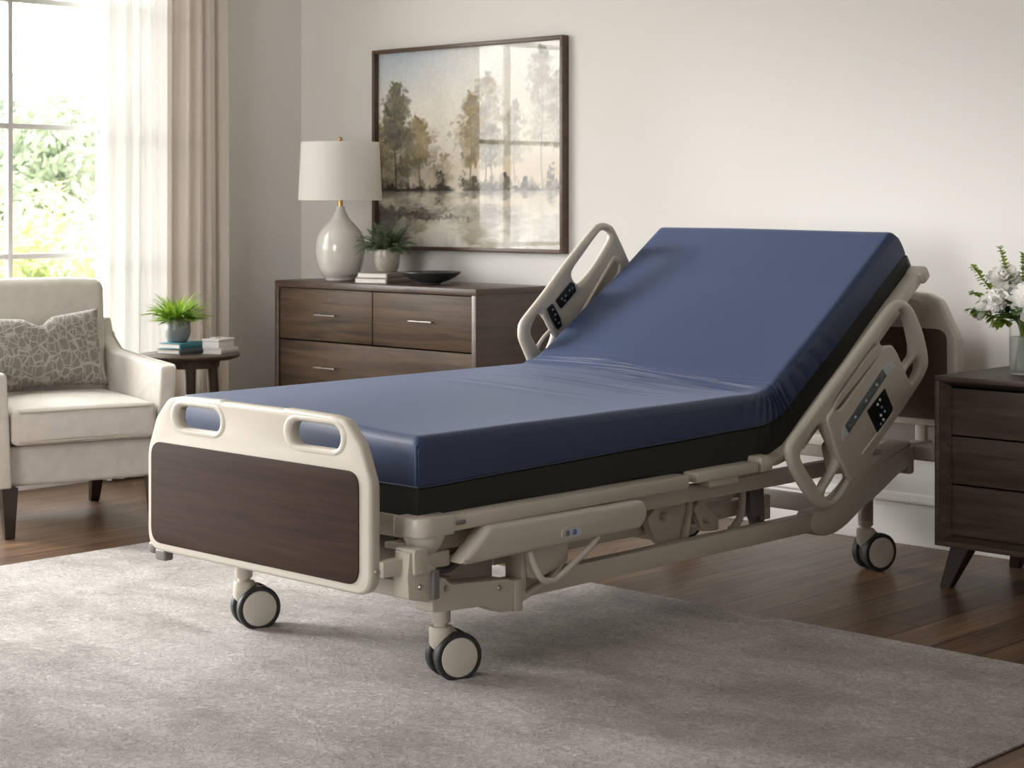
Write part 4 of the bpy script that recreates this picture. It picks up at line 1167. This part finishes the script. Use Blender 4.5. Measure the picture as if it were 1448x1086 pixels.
# local x = e_ (viewer's right), local -y = n_ (front)
ch = thing('armchair', 'oatmeal linen armchair with dark tapered legs beside the window', 'armchair', (-5.80, 3.48, 0), math.atan2(e_.y, e_.x))
ch.location = Vector((-5.80, 3.48, 0))+e_*.28-n_*.33
def bulge(wx, wy, wz, top=.02, front=.01):
    def fn(x, y, z):
        k = (1-(2*x/wx)**2)*(1-(2*y/wy)**2)
        f_ = (1-(2*x/wx)**2)*(1-(2*z/wz)**2)
        return x, y+(-front*max(0, f_) if y < 0 else 0), z+(top*max(0, k) if z > 0 else 0)
    return fn
b = B(); rbox(b, (0, .02, .25), (.60, .62, .145), .018, 4, 8); obj('seat_base', b, M_linen, ch)
b = B(); rbox(b, (.0, -.045, .395), (.535, .62, .13), .026, 5, 12, bulge(.535, .62, .13, .022, .012)); sc_ = obj('seat_cushion', b, M_linen, ch)
b = B()
for z in (.449, .342):
    tube(b, [(-.245, -.352, z), (-.12, -.364, z+.001), (0, -.367, z+.002), (.12, -.364, z+.001), (.245, -.352, z), ], .0045, 8)
obj('piping', b, M_piping, sc_)
# back, leaning
Mb = Matrix.Translation((0, .27, .42)) @ Matrix.Rotation(R(-11), 4, 'X')
def backfn(x, y, z):
    t = (z+.25)/.5; wv = 1+.06*(t-.5)
    bow = .018*(1-(2*x/.56)**2)*(1-min(1, abs(2*z/.52))**2)
    dr = -.012*(2*x/.56)**4 if z > .2 else 0
    return x*wv, y-(bow if y < 0 else -.008*(t)), z+dr
b = B(); rbox(b, (0, 0, .205), (.565, .13, .56), .045, 5, 12, backfn, Mb); obj('backrest', b, M_linen, ch)
for s in (-1, 1):
    # arm: outline in (y, z) swept across, leaning slightly outward; it climbs into the side of the back
    prof = rpoly([(-.340, .18), (.36, .18), (.405, .70), (.365, .745), (.315, .66), (.22, .612), (-.05, .598), (-.345, .590)], [.012, .02, .04, .03, .09, .10, .2, .022], 7)
    b = plate_mesh(prof, [], .058, .012, Matrix(((0, 0, 1, 0), (1, 0, 0, 0), (0, 1, 0, 0), (0, 0, 0, 1))))
    flare = lambda z, y: .022*max(0, (z-.30)/.3)-.020*max(0, (y-.1)/.3)
    for v in b.verts: v.co.x = (v.co.x+.294+flare(v.co.z, v.co.y))*s
    a_ = obj('armrest', b, M_linen, ch)
    for xo in (.0285,):
        b = B(); pr_ = [q for q in prof]
        tube(b, [((xo-.003+.294+flare(z, y))*s, y-.001, z+.001) for y, z in pr_[len(pr_)*5//8-2:]+pr_[:5]], .0036, 6); obj('piping', b, M_piping, a_)
for x, y, dy in ((-.272, -.305, -.012), (.272, -.305, -.012), (-.262, .30, .05), (.262, .30, .05)):
    b = B(); taper_leg(b, x, y, .182, .029, .017, 0, dy); obj('leg', b, M_leg, ch)

# throw pillow with a woven lattice of pale lines
def pillow_material():
    m = bpy.data.materials.new('taupe_trellis_fabric'); m.use_nodes = True; nt = m.node_tree; N = nt.nodes; L = nt.links
    bb = N['Principled BSDF']; bb.inputs['Roughness'].default_value = .85; bb.inputs['Sheen Weight'].default_value = .3
    tc = N.new('ShaderNodeTexCoord'); nz = N.new('ShaderNodeTexNoise'); nz.inputs['Scale'].default_value = 14; L.new(tc.outputs['Object'], nz.inputs['Vector'])
    mixv = N.new('ShaderNodeMixRGB'); mixv.inputs[0].default_value = .03; L.new(tc.outputs['Object'], mixv.inputs[1]); L.new(nz.outputs['Color'], mixv.inputs[2])
    outs = []
    for sc_, off in ((21, 0), (29, 3)):
        mp = N.new('ShaderNodeMapping'); mp.inputs['Scale'].default_value = (sc_*1.25, sc_*.3, sc_*.85); mp.inputs['Location'].default_value = (off, off, 0); L.new(mixv.outputs[0], mp.inputs['Vector'])
        v = N.new('ShaderNodeTexVoronoi'); v.feature = 'DISTANCE_TO_EDGE'; v.inputs['Scale'].default_value = 1; v.inputs['Randomness'].default_value = .65; L.new(mp.outputs[0], v.inputs['Vector'])
        lt = N.new('ShaderNodeMapRange'); lt.inputs['From Min'].default_value = .022; lt.inputs['From Max'].default_value = .05; lt.inputs['To Min'].default_value = 1; lt.inputs['To Max'].default_value = 0
        L.new(v.outputs['Distance'], lt.inputs['Value']); outs.append(lt)
    mx = N.new('ShaderNodeMath'); mx.operation = 'MAXIMUM'; L.new(outs[0].outputs[0], mx.inputs[0]); L.new(outs[1].outputs[0], mx.inputs[1])
    c = N.new('ShaderNodeMixRGB'); c.inputs[1].default_value = (.22, .195, .17, 1); c.inputs[2].default_value = (.40, .37, .33, 1); L.new(mx.outputs[0], c.inputs[0]); L.new(c.outputs[0], bb.inputs['Base Color'])
    bp = N.new('ShaderNodeBump'); bp.inputs['Strength'].default_value = .4; bp.inputs['Distance'].default_value = .002; L.new(mx.outputs[0], bp.inputs['Height']); L.new(bp.outputs['Normal'], bb.inputs['Normal'])
    return m
b = B(); nx, nz_ = 36, 24; W_, H_, D_ = .50, .31, .075
gr = {}
for sd in (-1, 1):
    for i in range(nx+1):
        for j in range(nz_+1):
            u = -1+2*i/nx; v = -1+2*j/nz_
            edge = i in (0, nx) or j in (0, nz_)
            if edge and sd == 1: gr[(sd, i, j)] = gr[(-1, i, j)]; continue
            th = D_*((1-abs(u)**2.4)*(1-abs(v)**2.4))**.62
            pin = 1-.10*(1-abs(v)**2)*abs(u)**4*.6
            pz = 1-.13*(1-u*u)*abs(v)**4
            dent = -.045*math.exp(-(u/.16)**2)*max(0, v)**3
            wr = .004*math.sin(7*u+5*v)*(1-abs(u*v))
            gr[(sd, i, j)] = b.verts.new((u*W_/2*pin, sd*(th+(wr if not edge else 0))+.0*v, v*H_/2*pz+dent))
for sd in (-1, 1):
    for i in range(nx):
        for j in range(nz_):
            q = [gr[(sd, i, j)], gr[(sd, i+1, j)], gr[(sd, i+1, j+1)], gr[(sd, i, j+1)]]
            b.faces.new(q if sd < 0 else q[::-1])
pil = obj('throw_pillow', b, pillow_material(), sharp=-1)
Mch = Matrix.Translation(ch.location) @ Matrix.Rotation(ch.rotation_euler.z, 4, 'Z')
pil.matrix_world = Mch @ Matrix.Translation((-.03, .105, .625)) @ Matrix.Rotation(R(-17), 4, 'X') @ Matrix.Rotation(R(-3), 4, 'Y')
tag(pil, 'taupe lumbar pillow with pale trellis pattern resting in the armchair', 'pillow')

# ------------------------------------------------------------------ nightstand
NX0, NX1, NY0, NY1, NZ0, NZ1 = -3.006, -2.250, 5.05, 5.545, .130, .658
ns = thing('nightstand', 'dark walnut nightstand with three drawers and splayed legs beside the headboard', 'nightstand', ((NX0+NX1)/2, (NY0+NY1)/2, 0))
b = B(); ft, rec = .016, .030
box(b, NX0, NX1, NY0, NY1, NZ1-ft, NZ1, .002); box(b, NX0, NX1, NY0, NY1, NZ0, NZ0+ft, .002)
box(b, NX0, NX0+ft, NY0, NY1, NZ0+.01, NZ1-.01, .002); box(b, NX1-ft, NX1, NY0, NY1, NZ0+.01, NZ1-.01, .002)
box(b, NX0+.01, NX1-.01, NY1-.015, NY1, NZ0, NZ1)
# mitred bevel sloping in from the face edge to the drawer fronts
o4 = [(NX0+ft, NZ0+ft), (NX1-ft, NZ0+ft), (NX1-ft, NZ1-ft), (NX0+ft, NZ1-ft)]; ii_ = .028
i4 = [(NX0+ft+ii_, NZ0+ft+ii_*.6), (NX1-ft-ii_, NZ0+ft+ii_*.6), (NX1-ft-ii_, NZ1-ft-ii_*.6), (NX0+ft+ii_, NZ1-ft-ii_*.6)]
for k in range(4):
    j = (k+1) % 4
    q = [(o4[k], NY0+.002), (o4[j], NY0+.002), (i4[j], NY0+rec), (i4[k], NY0+rec)]
    A = [b.verts.new((p[0], y, p[1])) for p, y in q]; A2 = [b.verts.new((p[0], y+.02, p[1])) for p, y in q]
    b.faces.new(A); b.faces.new(A2[::-1])
    for m_ in range(4): b.faces.new((A[m_], A[(m_+1) % 4], A2[(m_+1) % 4], A2[m_]))
obj('carcass', b, M_dark, ns, True)
zz = [i4[0][1]+.002, .322, .473, i4[2][1]-.002]
for k in range(3):
    drawer(ns, i4[0][0]+.002, i4[1][0]-.002, zz[k]+(.0025 if k else 0), zz[k+1]-.0025, NY0+rec-.004, M_dark, [((NX0+NX1)/2, (zz[k]+zz[k+1])/2-.004)], M_steel)
for x, dx in ((NX0+.075, -.045), (NX1-.075, .045)):
    for y, dy in ((NY0+.055, -.03), (NY1-.055, .02)):
        b = B(); taper_leg(b, x, y, NZ0+.002, .032, .017, dx, dy); obj('leg', b, M_leg, ns, True)

# ------------------------------------------------------------------ vase and flowers
VX, VY, VZ = -2.825, 5.275, NZ1+.0005
vs_ = thing('glass_vase', 'clear glass cylinder vase of cut stems on the dark nightstand', 'vase', (VX, VY, VZ))
local_lathe('glass', [(0, 0), (.036, 0), (.0405, .004), (.042, .012), (.0425, .06), (.0415, .165), (.043, .180), (.0415, .180), (.040, .165), (.0405, .06), (.039, .014), (0, .010)], M_vase, vs_)
local_lathe('water', [(0, .0115), (.0385, .0145), (.0398, .06), (.0397, .118), (0, .118)], M_water, vs_)
def place(loc_dir, base=(0, 0), top=(0, 0, 0)): pass
RV = Vector((.723, .691, 0)); FV = Vector((-.691, .723, 0))     # sideways and depth directions of the bouquet
def stem_pts(head, foot): 
    h = Vector(head); f_ = Vector(foot); return smooth_open([f_, Vector((f_.x*.2+h.x*.12, f_.y*.2+h.y*.12, .16)), Vector((h.x*.6, h.y*.6, .16+(h.z-.16)*.55)), h], 5)
def flower(kind, label, side, depth, z, foot, r, seed, group=None):
    rs = np.random.default_rng(seed); h = RV*side+FV*depth+Vector((0, 0, z)); fp = Vector((foot[0], foot[1], .013))
    t = thing(kind, label, 'flower', (VX, VY, VZ), 0, group)
    b = B(); pts = stem_pts(h, fp); tube(b, pts, .0022, 6); obj('stem', b, M_sprig, t)
    ax = ((pts[-1]-pts[-4]).normalized()*.7-FV*.8).normalized()
    b = B()
    def petal(c, d, L_, W_, curl):
        d = d.normalized(); s = d.cross(ax if abs(d.dot(ax)) < .95 else Vector((1, 0, 0))).normalized(); up = s.cross(d).normalized()
        rows = []
        for k in range(5):
            t_ = k/4; w = W_*math.sin(PI*(.12+.75*t_))**.8; p = c+d*L_*t_+up*curl*L_*t_*t_
            rows.append([b.verts.new(p-s*w+up*w*.25), b.verts.new(p), b.verts.new(p+s*w+up*w*.25)])
        for k in range(4):
            for j in range(2): b.faces.new((rows[k][j], rows[k][j+1], rows[k+1][j+1], rows[k+1][j]))
    def rosette(c, ax_, r_, layers):
        a0 = ax_.orthogonal().normalized()
        for li in range(layers):
            q = li/(layers-1); n = int(7+9*q); el = R(80-95*q)
            for k in range(n):
                aa = 2*PI*(k+.5*(li % 2)+rs.uniform(-.2, .2))/n
                o = a0.copy(); o.rotate(Matrix.Rotation(aa, 3, ax_)); d = o*math.cos(el)+ax_*math.sin(el)
                petal(c+o*r_*.12*q, d, r_*(.55+.45*q)*rs.uniform(.85, 1.1), r_*.24, .35*(1-q)+rs.uniform(-.1, .2))
    if kind == 'white_chrysanthemum': rosette(h, ax, r, 6)
    else:
        for k in range(13):
            d = Vector(rs.normal(size=3)).normalized(); c = h+d*r*.62*rs.uniform(.4, 1); rosette(c, (d+ax*.5).normalized(), r*.48, 3)
    obj('petals', b, M_petal, t, sharp=-1)
    b = B()
    for k in range(4):
        i = 8+k; 
        if i < len(pts)-1:
            d = Vector((rs.uniform(-1, 1), rs.uniform(-1, 1), rs.uniform(.1, .6))).normalized(); leaf(b, pts[i], d, .05*rs.uniform(.7, 1.2), .015)
    obj('leaf', b, M_dleaf, t, sharp=-1)
    return t
def leaf(b, p, d, L_, W_):
    s = d.cross(Vector((0, 0, 1))).normalized(); up = s.cross(d)
    rows = []
    for k in range(6):
        t_ = k/5; w = W_*math.sin(PI*(.06+.9*t_))*(1 if t_ < .99 else .1); q = p+d*L_*t_-Vector((0, 0, .3*L_*t_*t_))
        rows.append([b.verts.new(q-s*w+up*w*.3), b.verts.new(q), b.verts.new(q+s*w+up*w*.3)])
    for k in range(5):
        for j in range(2): b.faces.new((rows[k][j], rows[k][j+1], rows[k+1][j+1], rows[k+1][j]))
flower('white_chrysanthemum', 'large ruffled white chrysanthemum at the front of the vase', .010, -.06, .235, (-.02, .015), .060, 1)
flower('white_chrysanthemum', 'white chrysanthemum standing higher at the back of the vase', -.045, .05, .295, (.02, -.01), .054, 2)
flower('white_stock', 'white clustered blossom leaning left over the vase rim', -.092, -.01, .228, (.025, .01), .056, 3)
flower('white_stock', 'small white blossom lowest at the left of the bouquet', -.135, .01, .190, (.015, -.02), .030, 4)
flower('white_chrysanthemum', 'white chrysanthemum on the right side of the bouquet', .085, .01, .255, (-.025, -.012), .054, 5)
def sprig(label, side, depth, z, foot, seed, n=9, ls=.031):
    rs = np.random.default_rng(seed); h = RV*side+FV*depth+Vector((0, 0, z))
    t = thing('leafy_sprig', label, 'sprig', (VX, VY, VZ))
    b = B(); pts = stem_pts(h, (foot[0], foot[1], .013)); tube(b, pts, .0017, 6); obj('stem', b, M_sprig, t)
    b = B(); fine = smooth_open(pts[7:], 2)
    for k in range(4, len(fine)):
        q = fine[k]; f_ = (fine[k]-fine[k-1]).normalized()
        for m_ in range(2):
            o = f_.orthogonal().normalized(); o.rotate(Matrix.Rotation(rs.uniform(0, 6.28), 3, f_)); tt = k/len(fine)
            leaf(b, q, (f_*.8+o).normalized(), ls*(1.15-.6*tt)*rs.uniform(.7, 1.2), ls*.40*(1.1-.5*tt))
    obj('leaflets', b, M_sprig, t, sharp=-1)
for lab, s, d, z, ft_, sd in (('sprig of green leaflets rising furthest left above the white blossoms', -.150, .02, .335, (.028, 0), 11), ('tallest green sprig standing up behind the white flowers', -.055, .06, .395, (.01, -.025), 12), ('upright green sprig above the large front chrysanthemum', .008, .03, .375, (-.005, -.02), 13),
                            ('pale sprig drooping low at the far left of the vase', -.165, 0, .205, (.03, .005), 14), ('short sprig hanging below the left blossoms', -.105, -.05, .165, (.02, .02), 15), ('green sprig leaning to the right of the bouquet', .09, .05, .365, (-.02, -.01), 16), ('small sprig at the left of the bouquet just above the lowest blossom', -.150, .03, .255, (.02, -.015), 17)):
    sprig(lab, s, d, z, ft_, sd)
lf = thing('leaf_collar', 'dark green broad leaves spilling round the vase rim', 'leaves', (VX, VY, VZ))
rs3 = np.random.default_rng(21); b = B()
for k in range(34):
    a = rs3.uniform(0, 6.28); d = Vector((math.cos(a), math.sin(a), rs3.uniform(-.15, .75))).normalized(); leaf(b, Vector((math.cos(a)*.02, math.sin(a)*.02, .178+rs3.uniform(0, .045))), d, rs3.uniform(.06, .10), rs3.uniform(.017, .025))
obj('leaf_blade', b, M_dleaf, lf, sharp=-1)
b = B()
for k in range(7):
    a = 2*PI*k/7; tube(b, [(-.028*math.cos(a), -.028*math.sin(a), .0135), (.015*math.cos(a), .015*math.sin(a), .17), (.02*math.cos(a), .02*math.sin(a), .20)], .0022, 6)
obj('stem', b, M_dleaf, lf)

# ------------------------------------------------------------------ light
world = bpy.data.worlds.new('overcast_sky'); scene.world = world; world.use_nodes = True
bg = world.node_tree.nodes['Background']; bg.inputs['Color'].default_value = (1, .985, .97, 1); bg.inputs['Strength'].default_value = 1.0
def portal(name, loc, rot, sx, sy):
    l = bpy.data.lights.new(name, 'AREA'); l.shape = 'RECTANGLE'; l.size = sx; l.size_y = sy; l.cycles.is_portal = True
    o = bpy.data.objects.new(name, l); COL.objects.link(o); o.location = loc; o.rotation_euler = rot
hz_ = (WZ0+WZ1)/2
portal('window_light', (XL-.15, (W1[0]+W1[1])/2, hz_), (0, -PI/2, 0), WZ1-WZ0, W1[1]-W1[0])
portal('window_light', ((W2[0]+W2[1])/2, YF-.15, hz_), (PI/2, 0, 0), W2[1]-W2[0], WZ1-WZ0)  # portal for the added fill window

sun = bpy.data.lights.new('hazy_sun', 'SUN'); sun.energy = 0.45; sun.angle = R(14); sun.color = (1, .98, .95)
so = bpy.data.objects.new('hazy_sun', sun); COL.objects.link(so)
so.rotation_euler = Vector((1, .42, -.34)).to_track_quat('-Z', 'Y').to_euler()
# ------------------------------------------------------------------ camera
cam = bpy.data.cameras.new('camera'); co_ = bpy.data.objects.new('camera', cam); COL.objects.link(co_)
co_.location = (0, 0, 1.2); co_.rotation_euler = (PI/2, 0, R(43.7))
cam.sensor_width = 36; cam.lens = 2600/1448*36; cam.shift_y = -258/1448; cam.clip_end = 200
cam.dof.use_dof = True; cam.dof.focus_distance = 5.0; cam.dof.aperture_fstop = 9
scene.camera = co_
vs = scene.view_settings
vs.view_transform = 'Standard'; vs.look = 'None'; vs.gamma = 1; vs.use_curve_mapping = False; vs.exposure = 3.5
scene.cycles.max_bounces = 8; scene.cycles.diffuse_bounces = 5; scene.cycles.transparent_max_bounces = 12
scene.cycles.caustics_reflective = False; scene.cycles.caustics_refractive = False
